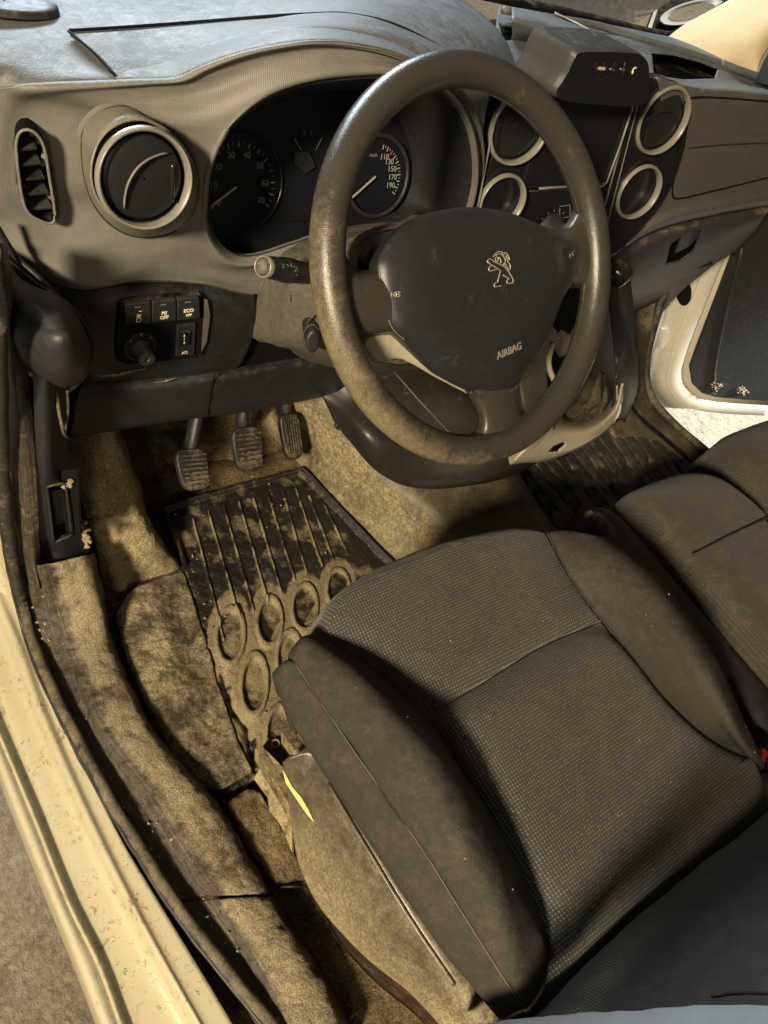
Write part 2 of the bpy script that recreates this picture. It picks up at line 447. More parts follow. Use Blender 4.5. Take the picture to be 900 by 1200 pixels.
M['paintp'] = dusty('white_door_paint', (.60, .56, .45), .3, amt=.15, sc=8, grain=(300, .05), var=.08, coat=.3)
M['concrete'] = dusty('rough_concrete', (.25, .21, .15), .85, amt=.3, sc=4, grain=(240, .9), lump=(75, 1.0, .012), dust=(.30, .25, .17), spec=.2, var=.35, stain=((.10, .085, .06), 30, .5))
g = mk('ground', [(-15, -15, 0), (25, -15, 0), (25, 25, 0), (-15, 25, 0)], [(0, 1, 2, 3)], M['concrete'], smooth=False)
tag(g, 'rough grey concrete ground outside the car', kind='structure')
def carpet(name, lines, mat, rough, **k):
    o = sheet(name, lines, mat, None, thick=.01, rough=rough, **k); tag(o, kind='structure'); return o
carpet('floor_carpet', [[V((.14, y, .445)) for y in (-.5, 0, .4, .86)], [V((.6, y, .445)) for y in (-.5, 0, .4, .84)],
        [V((.9, y, .445)) for y in (-.5, 0, .4, .84)], [V((1.6, y, .447)) for y in (-.5, 0, .4, .84)]], M['carpetd'], (.006, 9), nu=90, nv=24)
M['fire'] = dusty('firewall_carpet', (.05, .036, .02), .9, amt=.55, sc=10, grain=(300, .9), lump=(40, 1, .012), dust=(.34, .26, .14), spec=.1, stain=((.03, .02, .012), 8, .8))
carpet('firewall_carpet', [[V((.12, .78, .445)), V((.5, .78, .445)), V((1, .78, .445)), V((1.62, .78, .445))],
        [V((.12, .90, .53)), V((.5, .90, .53)), V((1, .90, .53)), V((1.62, .90, .53))],
        [V((.12, .98, .75)), V((.5, .98, .75)), V((1, .98, .75)), V((1.62, .98, .75))],
        [V((.12, 1.05, 1.05)), V((.5, 1.05, 1.05)), V((1, 1.05, 1.05)), V((1.62, 1.05, 1.05))]], M['fire'], (.016, 12), nu=160, nv=20)
# ------------------------------------------------------------------ door sill
sill = thing('door_sill', (.1, .3, .4), 'cream painted door sill with brown specks, black rubber seal and dusty inner trim', 'door sill')
zf = [(-60, 745), (0, 905), (47, 1023), (83, 1110), (117, 1197), (150, 1275)]
ri = [(-30, 640), (0, 712), (20, 760), (41, 820), (79, 909), (127, 1010), (177, 1105), (231, 1200), (262, 1255)]
def sh(l, dx, z): return [(a + dx, b, z) for a, b in l]
A = []
A.append(L('z', [(a, b, .33) for a, b in zf])); 
A[0] = [p + V((0, 0, 0)) for p in L('z', [(a, b, .455) for a, b in zf])]
A0 = [p + V((.004, 0, -.12)) for p in A[0]]
gr = [(-50, 738), (0, 858), (41, 956), (82, 1058), (117, 1130), (143, 1200), (170, 1270)]
se = [(-25, 560), (5, 668), (22, 716), (42, 768), (60, 820), (92, 883), (139, 978), (177, 1042), (250, 1162), (290, 1230)]
rows = [A0, A[0], [p + V((.004, 0, .0)) for p in L('z', sh(gr, -7, .4615))], L('z', sh(gr, -2, .4622)), L('z', sh(gr, 3, .456)), L('z', sh(gr, 12, .4555)),
        L('z', sh(ri, -34, .459)), L('z', sh(ri, -12, .466)), L('z', sh(ri, -4, .484)), L('z', sh(ri, 3, .489)), L('z', sh(ri, 12, .486)), L('z', [(a, b, .489) for a, b in se])]
sheet('painted_sill', rows, M['paint'], sill, nu=90, nv=5, thick=.002)
# painted pillar rising at the front of the opening
sheet('painted_pillar', [L('x', [(-120, 300, .07), (-100, 480, .07), (-60, 640, .08), (-28, 745, .09)]), L('x', [(-30, 300, .12), (-22, 480, .125), (-14, 620, .13), (8, 715, .135)]),
      L('x', [(-6, 300, .128), (-3, 480, .130), (4, 620, .135), (22, 715, .142)])], M['paint'], sill, nu=40, nv=5)
sp_ = L('x', [(-2, 380, .13), (0, 480, .133), (4, 560, .137), (14, 650, .141), (30, 722, .147)]) + L('z', [(47, 776, .497), (74, 834, .497), (110, 903, .497), (157, 983, .497), (212, 1068, .497), (270, 1143, .497), (340, 1228, .497)])
def wob(path, a, s): return [p + noise.noise_vector(p * s) * a for p in path]
tube('door_seal', wob(resample(sp_, 160), .0014, 30), .0075, M['seal'], sill, seg=12)
tube('seal_lip', wob([p + V((-.007, 0, .001)) for p in resample(sp_, 160)], .001, 40), .0025, M['dark'], sill, seg=8)
tr = [L('z', [(30, 655, .60), (36, 700, .54), (50, 750, .492), (80, 850, .485), (146, 950, .484), (203, 1050, .484), (262, 1140, .484), (312, 1220, .484)]),
      L('z', [(42, 662, .60), (50, 700, .545), (66, 750, .497), (100, 850, .486), (170, 950, .485), (232, 1050, .484), (292, 1140, .484), (330, 1220, .484)]),
      L('z', [(55, 662, .60), (66, 700, .55), (82, 750, .505), (121, 850, .499), (192, 950, .497), (256, 1050, .496), (318, 1145, .496), (350, 1220, .496)]),
      L('z', [(80, 656, .60), (92, 700, .55), (106, 750, .507), (150, 850, .502), (228, 950, .50), (286, 1045, .499), (350, 1145, .499), (384, 1220, .499)]),
      L('z', [(104, 650, .59), (117, 700, .54), (127, 750, .498), (172, 850, .492), (252, 945, .488), (306, 1037, .488), (374, 1145, .488), (410, 1220, .488)]),
      L('z', [(110, 648, .53), (121, 700, .48), (133, 750, .45), (180, 850, .44), (260, 945, .44), (314, 1037, .44), (382, 1145, .44), (420, 1220, .44)])]
k = 6
def cutl(l, a, b):
    q = resample(l, 200); return [q[int(a * 199 + (b - a) * 199 * i / 24)] for i in range(25)]
sheet('sill_trim', [cutl(l, 0, .745) for l in tr], M['silltrim'], sill, nu=220, nv=9, thick=.004, rough=(.0024, 55), puff=.0015, pw=.03, wear_lightf=lambda v, u: 1.6 * math.exp(-((v - .64) / .17) ** 2) - .5)  # sandy dust; the band also paints the lit crest beside the shaded strip
sheet('sill_trim', [cutl(l, .752, 1) for l in tr], M['silltrim'], sill, nu=110, nv=9, thick=.004, rough=(.0024, 55), puff=.0015, pw=.03, wear_lightf=lambda v, u: 1.6 * math.exp(-((v - .60) / .2) ** 2) - .5)  # same band on the rear piece: dust plus painted light
# front hinge-pillar trim with recess for bonnet lever
hp = thing('pillar_trim', (.16, .56, .5), 'dark plastic trim on the front door pillar beside the footwell, with a bonnet release recess', 'pillar trim')
sheet('edge_strip', [L('x', [(-6, 285, .145), (2, 400, .145), (8, 480, .147), (14, 580, .15), (24, 655, .153), (34, 700, .156)]), L('x', [(2, 285, .15), (14, 400, .15), (22, 480, .152), (29, 580, .156), (38, 655, .160), (46, 690, .163)]),
      L('x', [(8, 285, .165), (28, 400, .165), (38, 480, .166), (44, 580, .168), (48, 655, .172), (52, 680, .175)])], M['silltrim'], hp, nu=60, nv=8, rough=(.0012, 60))
rec = [(56, 572), (76, 568), (82, 625), (64, 634)]
sheet('trim_panel', [L('x', [(38, 420, .166), (41, 500, .167), (45, 580, .170), (47, 640, .174), (46, 670, .178)]), L('x', [(58, 420, .180), (60, 500, .182), (64, 580, .188), (70, 630, .196), (74, 662, .200)]),
      L('x', [(78, 430, .205), (78, 500, .208), (84, 560, .215), (96, 610, .228), (106, 651, .238)])], M['dark'], hp, nu=260, nv=60, holes=[rec])
rl = L('x', [(55, 570, .178), (77, 566, .198), (84, 627, .207), (63, 636, .188)])
vs, fs = tubeg(resample(rl, 40, True, 1), .0016, seg=6, closed=True)
mk('recess_rim', vs, fs, M['darkd'], hp)
plate('recess_floor', [p + V((.01, .012, 0)) for p in L('x', [(52, 564, .180), (84, 562, .195), (88, 636, .205), (60, 642, .190)])], V((.002, 0, 0)), M['black'], hp, bv=0)
hl = [p + V((.0, .008, 0)) for p in L('x', [(62, 582, .186), (74, 579, .197), (78, 616, .203), (68, 622, .195)])]
plate('release_lever', hl, V((.008, 0, 0)), M['dark'], hp, bv=.002)
# mud clods stuck beside the recess
def clods(name, spots, r, mat, label, parent=None):
    parts = []
    for c in spots:
        bm = bmesh.new(); bmesh.ops.create_icosphere(bm, subdivisions=2, radius=1)
        s = r * random.uniform(.25, 1.1); ax_ = V((random.uniform(.5, 1.5), random.uniform(.5, 1.5), random.uniform(.4, 1))); off = V((random.random() * 9, random.random() * 9, 0))
        vs = [c + V((v.co.x * ax_.x, v.co.y * ax_.y, v.co.z * ax_.z)) * s * (1 + .9 * noise.noise(v.co * 2.2 + off)) for v in bm.verts]; fs = [tuple(v.index for v in f.verts) for f in bm.faces]
        parts.append((vs, fs)); bm.free()
    vs, fs = join(parts); o = mk(name, vs, fs, mat, parent)
    if parent is None: tag(o, label, None, kind='stuff')
    return o
M['clod'] = dusty('dry_mud', (.26, .21, .13), .9, amt=.5, sc=60, grain=(400, .8), spec=.1)
sp = [P(random.gauss(99, 4), random.gauss(628, 11), 'x', .228) for _ in range(46)] + [P(random.gauss(78, 4), random.gauss(567, 3), 'x', .200) for _ in range(16)]
clods('dried_mud', sp, .0036, M['clod'], 'clods of dry mud stuck to the pillar trim beside the footwell')
sp = [P(random.uniform(215, 275), 0, 'z', .45) for _ in range(0)]
for _ in range(44):
    t = random.random(); px, py = 215 + 60 * t + random.gauss(0, 5), 912 + 22 * t + random.gauss(0, 4)
    sp.append(P(px, py, 'z', .453))
for _ in range(60):
    a = random.choice([((130, 720), (205, 900)), ((300, 560), (400, 690)), ((205, 620), (260, 760)), ((120, 700), (420, 930))]); t = random.random()
    sp.append(P(a[0][0] + (a[1][0] - a[0][0]) * t + random.gauss(0, 8), a[0][1] + (a[1][1] - a[0][1]) * t + random.gauss(0, 8), 'z', .466))
for _ in range(60):
    t = random.random(); q = resample(tr[0], 60)[int(t * 59)].lerp(resample(tr[2], 60)[int(t * 59)], random.random() ** 2)
    sp.append(q + V((0, 0, .001)))
for _ in range(110):
    t = random.random(); q = resample(tr[5], 60)[int(t * 59)]; sp.append(q + V((random.uniform(-.004, .012), 0, .008)))
clods('grit', sp, .0019, M['clod'], 'pale grit and small stones scattered round the rubber mat')
# kick panel (left wall of the footwell) and footrest
kp = sheet('kick_panel', [[V((.175, .58, .44)), V((.20, .75, .44)), V((.22, .95, .44))], [V((.17, .60, .7)), V((.19, .75, .7)), V((.21, .95, .7))], [V((.17, .60, .95)), V((.19, .75, .95)), V((.21, .95, .95))]], M['carpetd'], None, nu=30, nv=10, rough=(.004, 14), loc=(.18, .7, .44))
tag(kp, 'brown carpeted side wall of the driver footwell', 'footwell panel')
fr = sheet('footrest', [L('y', [(70, 500, .70), (80, 540, .67), (96, 590, .645), (112, 640, .62), (122, 690, .60), (127, 705, .60)]), L('y', [(84, 502, .69), (96, 545, .665), (110, 590, .635), (128, 640, .615), (136, 680, .60), (140, 697, .59)]),
     L('y', [(110, 498, .69), (124, 545, .665), (142, 590, .635), (160, 635, .61), (172, 665, .595), (176, 680, .585)]),
     L('y', [(134, 494, .70), (152, 550, .67), (170, 600, .64), (188, 640, .615), (204, 660, .595), (209, 668, .585)]),
     L('y', [(138, 496, .76), (156, 552, .74), (175, 602, .71), (193, 642, .66), (209, 660, .615), (214, 668, .60)])], M['carpet'], None, nu=90, nv=12, rough=(.007, 14), thick=.02, loc=(.3, .68, .46))
tag(fr, 'sandy dust covered footrest left of the clutch pedal', 'footrest')
# ------------------------------------------------------------------ rubber mats
fm = thing('floor_mat', (.4, .45, .455), 'muddy black rubber mat with ribs and oval cells below the pedals', 'floor mat', None)
mo = [(187, 597), (230, 583), (290, 567), (350, 551), (362, 560), (400, 600), (440, 642), (468, 668), (500, 720), (470, 800), (400, 860), (330, 905), (296, 914), (262, 932), (240, 925), (212, 903), (180, 850), (152, 785), (136, 735), (134, 710), (152, 690), (180, 679), (208, 669), (213, 664), (203, 635)]
zm = .462
mp = [P(a, b, 'z', zm) for a, b in mo]
# heightfield grid clipped by outline
def clipgrid(poly, z0, res, hf, mat, name, parent):
    xs = [P(a, b, 'z', z0) for a, b in poly]; pl = [(p.x, p.y) for p in xs]
    x0, x1 = min(p[0] for p in pl), max(p[0] for p in pl); y0, y1 = min(p[1] for p in pl), max(p[1] for p in pl)
    nx, ny = int((x1 - x0) / res) + 1, int((y1 - y0) / res) + 1; vs = []; idx = {}; fs = []
    def vid(i, j):
        if (i, j) not in idx:
            x, y = x0 + i * res, y0 + j * res; idx[(i, j)] = len(vs); vs.append(V((x, y, z0 + hf(x, y))))
        return idx[(i, j)]
    for i in range(nx):
        for j in range(ny):
            if inside(x0 + (i + .5) * res, y0 + (j + .5) * res, pl): fs.append((vid(i, j), vid(i + 1, j), vid(i + 1, j + 1), vid(i, j + 1)))
    o = mk(name, vs, fs, mat, parent); at = o.data.attributes.new('wear_light', 'FLOAT', 'POINT')
    for k_, v_ in enumerate(vs): at.data[k_].value = WEAR.get((round(v_.x, 5), round(v_.y, 5)), 0)
    m = o.modifiers.new('th', 'SOLIDIFY'); m.thickness = .004; m.offset = -1
    return o
ribs = [((226, 608), (262, 748)), ((244, 600), (281, 728)), ((262, 594), (297, 716)), ((280, 589), (314, 706)), ((297, 585), (329, 694)), ((314, 581), (345, 680)), ((331, 577), (359, 672)), ((346, 573), (377, 664)), ((362, 582), (391, 658)), ((380, 592), (407, 650))]
cells = [(316, 728, 17, 31), (357, 712, 17, 30), (396, 690, 15, 25), (298, 802, 18, 39), (339, 770, 17, 33), (380, 748, 17, 30), (420, 725, 16, 26), (270, 745, 19, 36), (328, 858, 19, 34), (370, 835, 18, 34), (410, 800, 18, 34)]
grooves = [[(247, 775), (250, 800), (262, 830), (266, 855), (280, 880), (288, 900)], [(262, 790), (268, 815), (276, 835), (290, 850), (296, 880), (300, 900)]]
segs = [[(P(*a, 'z', zm).xy, P(*b, 'z', zm).xy)] for a, b in ribs]
segs = [s[0] for s in segs]
cellp = []
for (cx, cy, a, b) in cells:
    c = P(cx, cy, 'z', zm).xy; rx = (P(cx + a, cy, 'z', zm).xy - P(cx - a, cy, 'z', zm).xy).length / 2 * .80; ry = (P(cx, cy - b, 'z', zm).xy - P(cx, cy + b, 'z', zm).xy).length / 2 * .86
    cellp.append((c, rx, ry, (P(cx + 2, cy - b, 'z', zm).xy - P(cx - 2, cy + b, 'z', zm).xy).normalized()))
gsegs = []
for gl in grooves:
    q = [P(*a, 'z', zm).xy for a in gl]; gsegs += list(zip(q, q[1:]))
def dseg(p, a, b):
    ab = b - a; t = max(0, min(1, (p - a).dot(ab) / ab.dot(ab))); return (p - a - ab * t).length
cellc = P(330, 800, 'z', zm).xy
outl = [p.xy for p in mp]; osegs = list(zip(outl, outl[1:] + outl[:1]))
inner_edge = [P(a, b, 'z', zm).xy for a, b in [(208, 668), (228, 735), (246, 790), (268, 850), (290, 905)]]
WEAR = {}
def mat_h(x, y):
    p = V((x, y)); w_ = -.10; h = .0022 * noise.fractal(V((x * 22, y * 22, 3)), 1, 2, 4)
    d = min(dseg(p, a, b) for a, b in segs)
    h += .0040 * math.exp(-(d / .0016) ** 4); w_ += .85 * math.exp(-(d / .0018) ** 4) * (.55 + .9 * noise.noise(V((x * 60, y * 60, 1))))
    for c, rx, ry, ax in cellp:
        q = p - c; v = q.dot(ax) / ry; u = (q.x * ax.y - q.y * ax.x) / rx; r = math.hypot(u, v)
        if r < 1.8:
            h += .0050 * math.exp(-((r - 1.06) * rx / .0026) ** 4) - (.003 if r < .85 else 0)
            w_ = max(w_, (.62 if r > .88 else -.55) * math.exp(-(max(0, abs(r - 1.25) - .25) * rx / .006) ** 2))
    for a, b in gsegs:
        d = dseg(p, a, b)
        if d < .02: h -= .008 * math.exp(-(d / .005) ** 2) / 1.0
    d = min(dseg(p, a, b) for a, b in osegs)
    h += (.009 * math.exp(-((d - .004) / .004) ** 4)) if (x > .50 or y > .58) else 0
    q = p - cellc; w_ += .5 * max(0, 1 - q.length / .17) + .6 * noise.fractal(V((x * 26, y * 26, 9)), 1, 2.1, 5)
    WEAR[(round(x, 5), round(y, 5))] = w_
    return h
clipgrid(mo, zm, .0013, mat_h, M['mat'], 'mat_sheet', fm)
# dusty left wing as a slightly raised lip of the mat
wg = [L('z', [(214, 666, .4645), (238, 740, .4635), (256, 800, .4635), (276, 860, .4635), (296, 903, .464)]), L('z', [(176, 682, .474), (198, 750, .474), (218, 810, .473), (246, 870, .471), (275, 916, .467)]),
      L('z', [(153, 692, .476), (172, 760, .478), (196, 820, .476), (226, 882, .472), (258, 926, .466)]), L('z', [(138, 716, .472), (150, 768, .474), (176, 828, .472), (208, 890, .468), (244, 924, .464)]), L('z', [(135, 722, .458), (146, 770, .458), (172, 830, .458), (204, 893, .458), (240, 926, .458)])]
sheet('mat_wing', wg, M['matd'], fm, nu=150, nv=18, rough=(.004, 26), thick=.004)
pm = thing('floor_mat', (1.1, .5, .46), 'dark ribbed rubber mat on the passenger floor right of the tunnel', 'floor mat', None)
pmo = [(560, 500), (600, 470), (720, 480), (800, 540), (830, 600), (780, 660), (700, 680), (650, 640), (597, 555)]
zp = .50
pr = [(600 + 11 * i, 512 - 2.2 * i) for i in range(14)]
psegs = []
for i in range(13):
    a = P(612 + 13 * i, 528 - 2 * i, 'z', zp).xy; b = P(655 + 14 * i, 572 + 1.5 * i, 'z', zp).xy; psegs.append((a, b))
pc = []
for j in range(3):
    for i in range(7):
        cx, cy = 628 + 30 * i + 16 * j, 572 + 20 * j - 3 * i
        pc.append(P(cx, cy, 'z', zp).xy)
def pm_h(x, y):
    p = V((x, y)); h = .002 * noise.fractal(V((x * 15, y * 15, 8)), 1, 2, 4)
    d = min(dseg(p, a, b) for a, b in psegs); h -= .007 * math.exp(-(d / .0022) ** 2)
    for c in pc:
        q = p - c; r = math.hypot(q.x / .020, q.y / .042)
        if r < 1.6 and q.x < .012: h -= .006 * math.exp(-((r - 1) * 5) ** 2)
    return h
clipgrid(pmo, zp, .0022, pm_h, M['mat2'], 'mat_sheet', pm)
# ------------------------------------------------------------------ tunnel
tn = sheet('transmission_tunnel', [L('z', [(300, 500, .455), (345, 537, .455), (400, 601, .455), (466, 669, .455), (560, 760, .455)]), L('z', [(330, 470, .55), (372, 515, .53), (430, 580, .52), (497, 645, .51), (590, 740, .51)]),
     L('z', [(360, 450, .63), (398, 500, .60), (455, 560, .585), (525, 620, .575), (620, 715, .57)]), L('z', [(420, 430, .65), (470, 500, .625), (530, 548, .605), (590, 610, .595), (660, 690, .59)]),
     L('z', [(520, 440, .64), (560, 500, .61), (597, 548, .60), (642, 617, .59), (700, 690, .585)]), L('z', [(530, 440, .50), (575, 510, .47), (612, 560, .46), (655, 628, .455), (712, 705, .45)])], M['tunnel'], None, nu=100, nv=12, rough=(.004, 10), loc=(.8, .5, .45))
tag(tn, 'dusty sand coloured tunnel hump between the two footwells', 'tunnel')
tube('mat_edge_gap', L('z', [(352, 548, .468), (362, 556, .470), (400, 597, .470), (440, 639, .470), (470, 668, .470)]), .0035, M['dark'], fm, seg=8, smooth_k=6)
# ------------------------------------------------------------------ pedals
def pedal(label, c, w, h, slope, arm_top, rot=0, taper=.8, nr=8, vert=False, mat='darkd'):
    t = thing('foot_pedal', c, label, 'pedal', 'pedals under the dashboard')
    U = V((math.cos(rot), 0, -math.sin(rot))); W = V((0, math.cos(slope), math.sin(slope))); W = (W + U * math.sin(rot) * 0).normalized(); Nn = U.cross(W).normalized()
    o = []
    for i in range(24):
        a = 2 * math.pi * i / 24; cx = math.copysign(abs(math.cos(a)) ** .5, math.cos(a)); cy = math.copysign(abs(math.sin(a)) ** .5, math.sin(a))
        o.append(c + U * cx * w / 2 * (1 - (1 - taper) * (cy * -.5 + .5)) + W * cy * h / 2)
    plate('pad', o, -Nn * .012, M[mat], t, bv=.003)
    g = []
    for i in range(nr):
        f = (i + .5) / nr * 2 - 1
        if vert: g.append(boxg(c + U * f * w * .36 + Nn * .002, U * (w * .028), W * (h * .36), Nn * .0022))
        else: g.append(boxg(c + W * f * h * .42 + Nn * .002, U * (w * .40 * (1 - (1 - taper) * (.5 - f * .5))), W * (h * .022), Nn * .0024))
    vs, fs = join(g); r = mk('rib', vs, fs, M['pedrib'], t, smooth=False); r.name = 'grip_ribs'
    tube('arm', [c - Nn * .014 + W * h * .2, c.lerp(arm_top, .5) - Nn * .012, arm_top], .013, M['dark'], t, seg=8, smooth_k=6, flat=(U, .7))
M['pedrib'] = dusty('worn_pedal_rubber', (.03, .024, .015), .6, amt=.30, sc=30, grain=(400, .5))
pedal('clutch pedal, leftmost of the three, its pad hanging lowest with a bare steel arm', P(228, 551, 'y', .655), .052, .062, math.radians(50), P(232, 478, 'y', .72), rot=.18, taper=.85)
pedal('brake pedal in the middle, its ribbed pad dusty and square', P(292, 527, 'y', .68), .054, .070, math.radians(55), P(285, 455, 'y', .76), rot=.1, taper=.85)
pedal('accelerator pedal, rightmost of the three, narrow with lengthwise grooves', P(343, 512, 'y', .72), .042, .078, math.radians(50), P(335, 455, 'y', .80), rot=.15, taper=.8, nr=6, vert=True)
# ================================================================== DASHBOARD
db = thing('dashboard', (.6, .7, .9), 'grey van dashboard with round air vents, dark instrument cluster and cool lit top pad', 'dashboard')
lip = [(-60, 122, .72), (-20, 110, .70), (12, 99, .685), (60, 95, .678), (110, 93, .674), (160, 91, .668), (205, 89, .66), (235, 76, .654), (270, 63, .645), (310, 53, .637), (365, 46, .63), (420, 50, .627), (470, 64, .626), (520, 90, .630), (553, 125, .635), (566, 180, .64), (562, 240, .645), (548, 285, .65)]
lower = [(-60, 330), (-30, 300), (0, 268), (22, 300), (58, 331), (100, 340), (160, 332), (240, 335), (300, 350), (330, 345), (390, 330), (450, 325), (500, 320)]
op = [(243, 232), (247, 196), (262, 160), (285, 134), (318, 111), (360, 97), (405, 91), (450, 89), (492, 96), (524, 116), (545, 148), (553, 190), (550, 228), (535, 262), (490, 268), (440, 268), (390, 272), (345, 286), (300, 300), (272, 298), (252, 280), (243, 256)]
opy = [.655, .652, .646, .64, .634, .628, .622, .618, .617, .620, .626, .632, .638, .645, .648, .650, .652, .655, .658, .66, .66, .658]
OR = [P(a, b, 'y', y) for (a, b), y in zip(op, opy)]
outerr = [(-40, 230, .69), (-40, 160, .70), (-25, 112, .70), (12, 100, .682), (60, 96, .674), (110, 94, .670), (160, 92, .664), (205, 90, .656), (235, 77, .65), (270, 64, .641), (310, 54, .633), (365, 47, .626), (420, 51, .623), (470, 65, .622), (520, 91, .626), (553, 126, .633), (567, 180, .64), (562, 240, .65), (545, 290, .66), (490, 315, .66), (430, 325, .66), (370, 338, .66), (302, 348, .655), (240, 334, .65), (160, 331, .65), (100, 340, .655), (58, 331, .665), (22, 300, .68), (-5, 262, .69)]
OUT = [P(a, b, 'y', y) for a, b, y in outerr]
# match rings by angle about cluster centre
def polar_ring(pts, c, n, a0=0):
    q = resample(pts, 720, True, 6); pr_ = [(proj(p), p) for p in q]; out = []
    for i in range(n):
        a = a0 + 2 * math.pi * i / n; best = min(pr_, key=lambda s: 1 - math.cos(math.atan2(s[0][1] - c[1], s[0][0] - c[0]) - a)); out.append(best[1])
    return out
side_slot = [(22, 160), (35, 155), (48, 172), (55, 205), (62, 255), (45, 252), (32, 238), (24, 205)]
n_ = 360
ro = resample(OUT, n_, True, 6); ri_ = polar_ring(OR, (395, 195), 720)
# pair each outer sample to opening sample in direction of centre
cpt = (395, 195); pairs = []
rin = []
for p in ro:
    x, y = proj(p); a = math.atan2(y - cpt[1], x - cpt[0]) % (2 * math.pi); rin.append(ri_[int(a / (2 * math.pi) * 720) % 720])
lipw = .011
mid0 = [a + (b - a).normalized() * lipw + V((0, -.006, 0)) for a, b in zip(rin, ro)]
def fmid(f, dy): return [a.lerp(b, f) + V((0, dy, 0)) for a, b in zip(mid0, ro)]
rowsf = [[a + V((0, .006, 0)) for a in rin], rin, [a.lerp(b, .5) + V((0, -.004, 0)) for a, b in zip(rin, mid0)], mid0, fmid(.25, .006), fmid(.5, .009), fmid(.75, .006), fmid(.88, -.001), fmid(.95, .0), [p + (p - CAM) * .010 for p in ro], [p + (p - CAM) * .04 + V((0, .01, -.004)) for p in ro]]
sheet('fascia', rowsf, M['fascia'], db, nu=n_, nv=7, closed=True, thick=.003, holes=[side_slot])
# binnacle tube + instrument face
fn = V((0, -.93, .36)).normalized(); fp = P(360, 200, 'y', .735)
inn = [(232, 240), (240, 195), (262, 155), (300, 128), (350, 112), (400, 105), (440, 110), (462, 128), (478, 160), (484, 195), (480, 225), (465, 248), (430, 262), (380, 272), (330, 292), (290, 298), (258, 290), (238, 268)]
INN = [PP(a, b, fp, fn) for a, b in inn]
rr = resample(OR, 96, True); ir = polar_ring(INN, (360, 200), 360)
def nearest_pair(ringo, c, table):
    out = []
    for p in ringo:
        x, y = proj(p); a = math.atan2(y - c[1], x - c[0]) % (2 * math.pi); out.append(table[int(a / (2 * math.pi) * len(table)) % len(table)])
    return out
irp = nearest_pair(rr, (375, 200), polar_ring(INN, (375, 200), 720))
cl = sheet('instrument_cluster', [rr, [a.lerp(b, .3) + V((0, 0, 0)) for a, b in zip(rr, irp)], [a.lerp(b, .9) for a, b in zip(rr, irp)], irp], M['binn'] if 'binn' in M else M['dark'], db, nu=96, nv=6, closed=True, thick=.002)
big = ell(PP(350, 200, fp, fn) + fn * -.002, V((1, 0, 0)), fn.cross(V((1, 0, 0))), .22, .13, 48)
mk('face_plate', big, [tuple(range(48))], M['glass'], cl, smooth=False)
FU = V((1, 0, 0)); FW = fn.cross(FU) if fn.cross(FU).z > 0 else -fn.cross(FU)
def FP(px, py, h=.001): return PP(px, py, fp + fn * h, fn)
def fstroke(a, b, w, h=.0012):
    A, B = FP(*a, h), FP(*b, h); d = (B - A).normalized(); s = d.cross(fn) * w
    return ([A - s, A + s, B + s * .5, B - s * .5], [(0, 1, 2, 3)])
def needle(a, b):
    vs, fs = join([boxg((FP(*a, .004) + FP(*b, .004)) / 2, (FP(*b, .004) - FP(*a, .004)) / 2, (FP(*b) - FP(*a)).normalized().cross(fn) * .0011, fn * .0006)])
    mk('needle', vs, fs, M['mark'], cl, smooth=False)
needle((247, 242), (277, 219)); needle((411, 233), (440, 207))
gp = []
for a, b in (((345, 162), (353, 176)), ((377, 162), (370, 176))): gp.append(fstroke(a, b, .0008, .002))
vs, fs = join(gp); mk('small_needles', vs, fs, M['markd'], cl, smooth=False)
def dial(cpx, r, labels, a0, a1, mat, nticks, redat=None, only=None):
    c = FP(*cpx, .001); parts = []; reds = []
    for i in range(nticks + 1):
        a = math.radians(a0 + (a1 - a0) * i / nticks)
        if only and not (only[0] <= i <= only[1]): continue
        d = FU * math.cos(a) + FW * math.sin(a); s = d.cross(fn); L_ = .0055 if i % 2 == 0 else .003
        w = .0007 if i % 2 == 0 else .0004
        A = c + d * (r - L_); B = c + d * r
        (reds if redat == i else parts).append(([A - s * w, A + s * w, B + s * w, B - s * w], [(0, 1, 2, 3)]))
    vs, fs = join(parts); mk('tick_marks', vs, fs, mat, cl, smooth=False)
    if reds: vs, fs = join(reds); mk('speed_mark', vs, fs, M['red'], cl, smooth=False)
    for s, f in labels:
        a = math.radians(a0 + (a1 - a0) * f); d = FU * math.cos(a) + FW * math.sin(a)
        text('dial_number', s, c + d * (r - .0125), FU, FW, .0095, mat, cl, ext=.0001)
M['mark2'] = plain('dim_print', (.20, .22, .235), .5)
dial((281, 217), .045, [('0', 0), ('10', 1 / 7), ('20', 2 / 7), ('30', 3 / 7), ('40', 4 / 7), ('50', 5 / 7), ('60', 6 / 7), ('70', 1)], 215, -32, M['mark2'], 28)
dial((441, 208), .0385, [('110', .60), ('130', .69), ('150', .78), ('170', .87), ('190', .96)], 215, -32, M['mark'], 40, redat=26, only=(22, 40))
text('unit_mark', 'km/h', FP(438, 182), FU, FW, .006, M['markd'], cl, ext=.0001)
text('unit_mark', 'E    F', FP(361, 156), FU, FW, .006, M['markd'], cl, ext=.0001)
rc = FP(442, 207)
mk('dial_rim', *tubeg([rc + (FU * math.cos(a * math.pi / 30) + FW * math.sin(a * math.pi / 30)) * .0475 + fn * .002 for a in range(60)], .0028, seg=8, closed=True), M['dark'], cl)
rc = FP(283, 214)
mk('dial_rim', *tubeg([rc + (FU * math.cos(a * math.pi / 30) + FW * math.sin(a * math.pi / 30)) * .0525 for a in range(60)], .0016, seg=8, closed=True), M['gloss'], cl)
plate('trip_display', [FP(345, 178, .002), FP(362, 178, .002), FP(370, 196, .002), FP(358, 203, .002), FP(346, 192, .002)], -fn * .001, M['markdd'] if 'markdd' in M else M['dark'], cl, bv=0)
plate('display_strip', [FP(335, 252, .002), FP(366, 250, .002), FP(366, 258, .002), FP(335, 260, .002)], -fn * .001, M['black'], cl, bv=0)
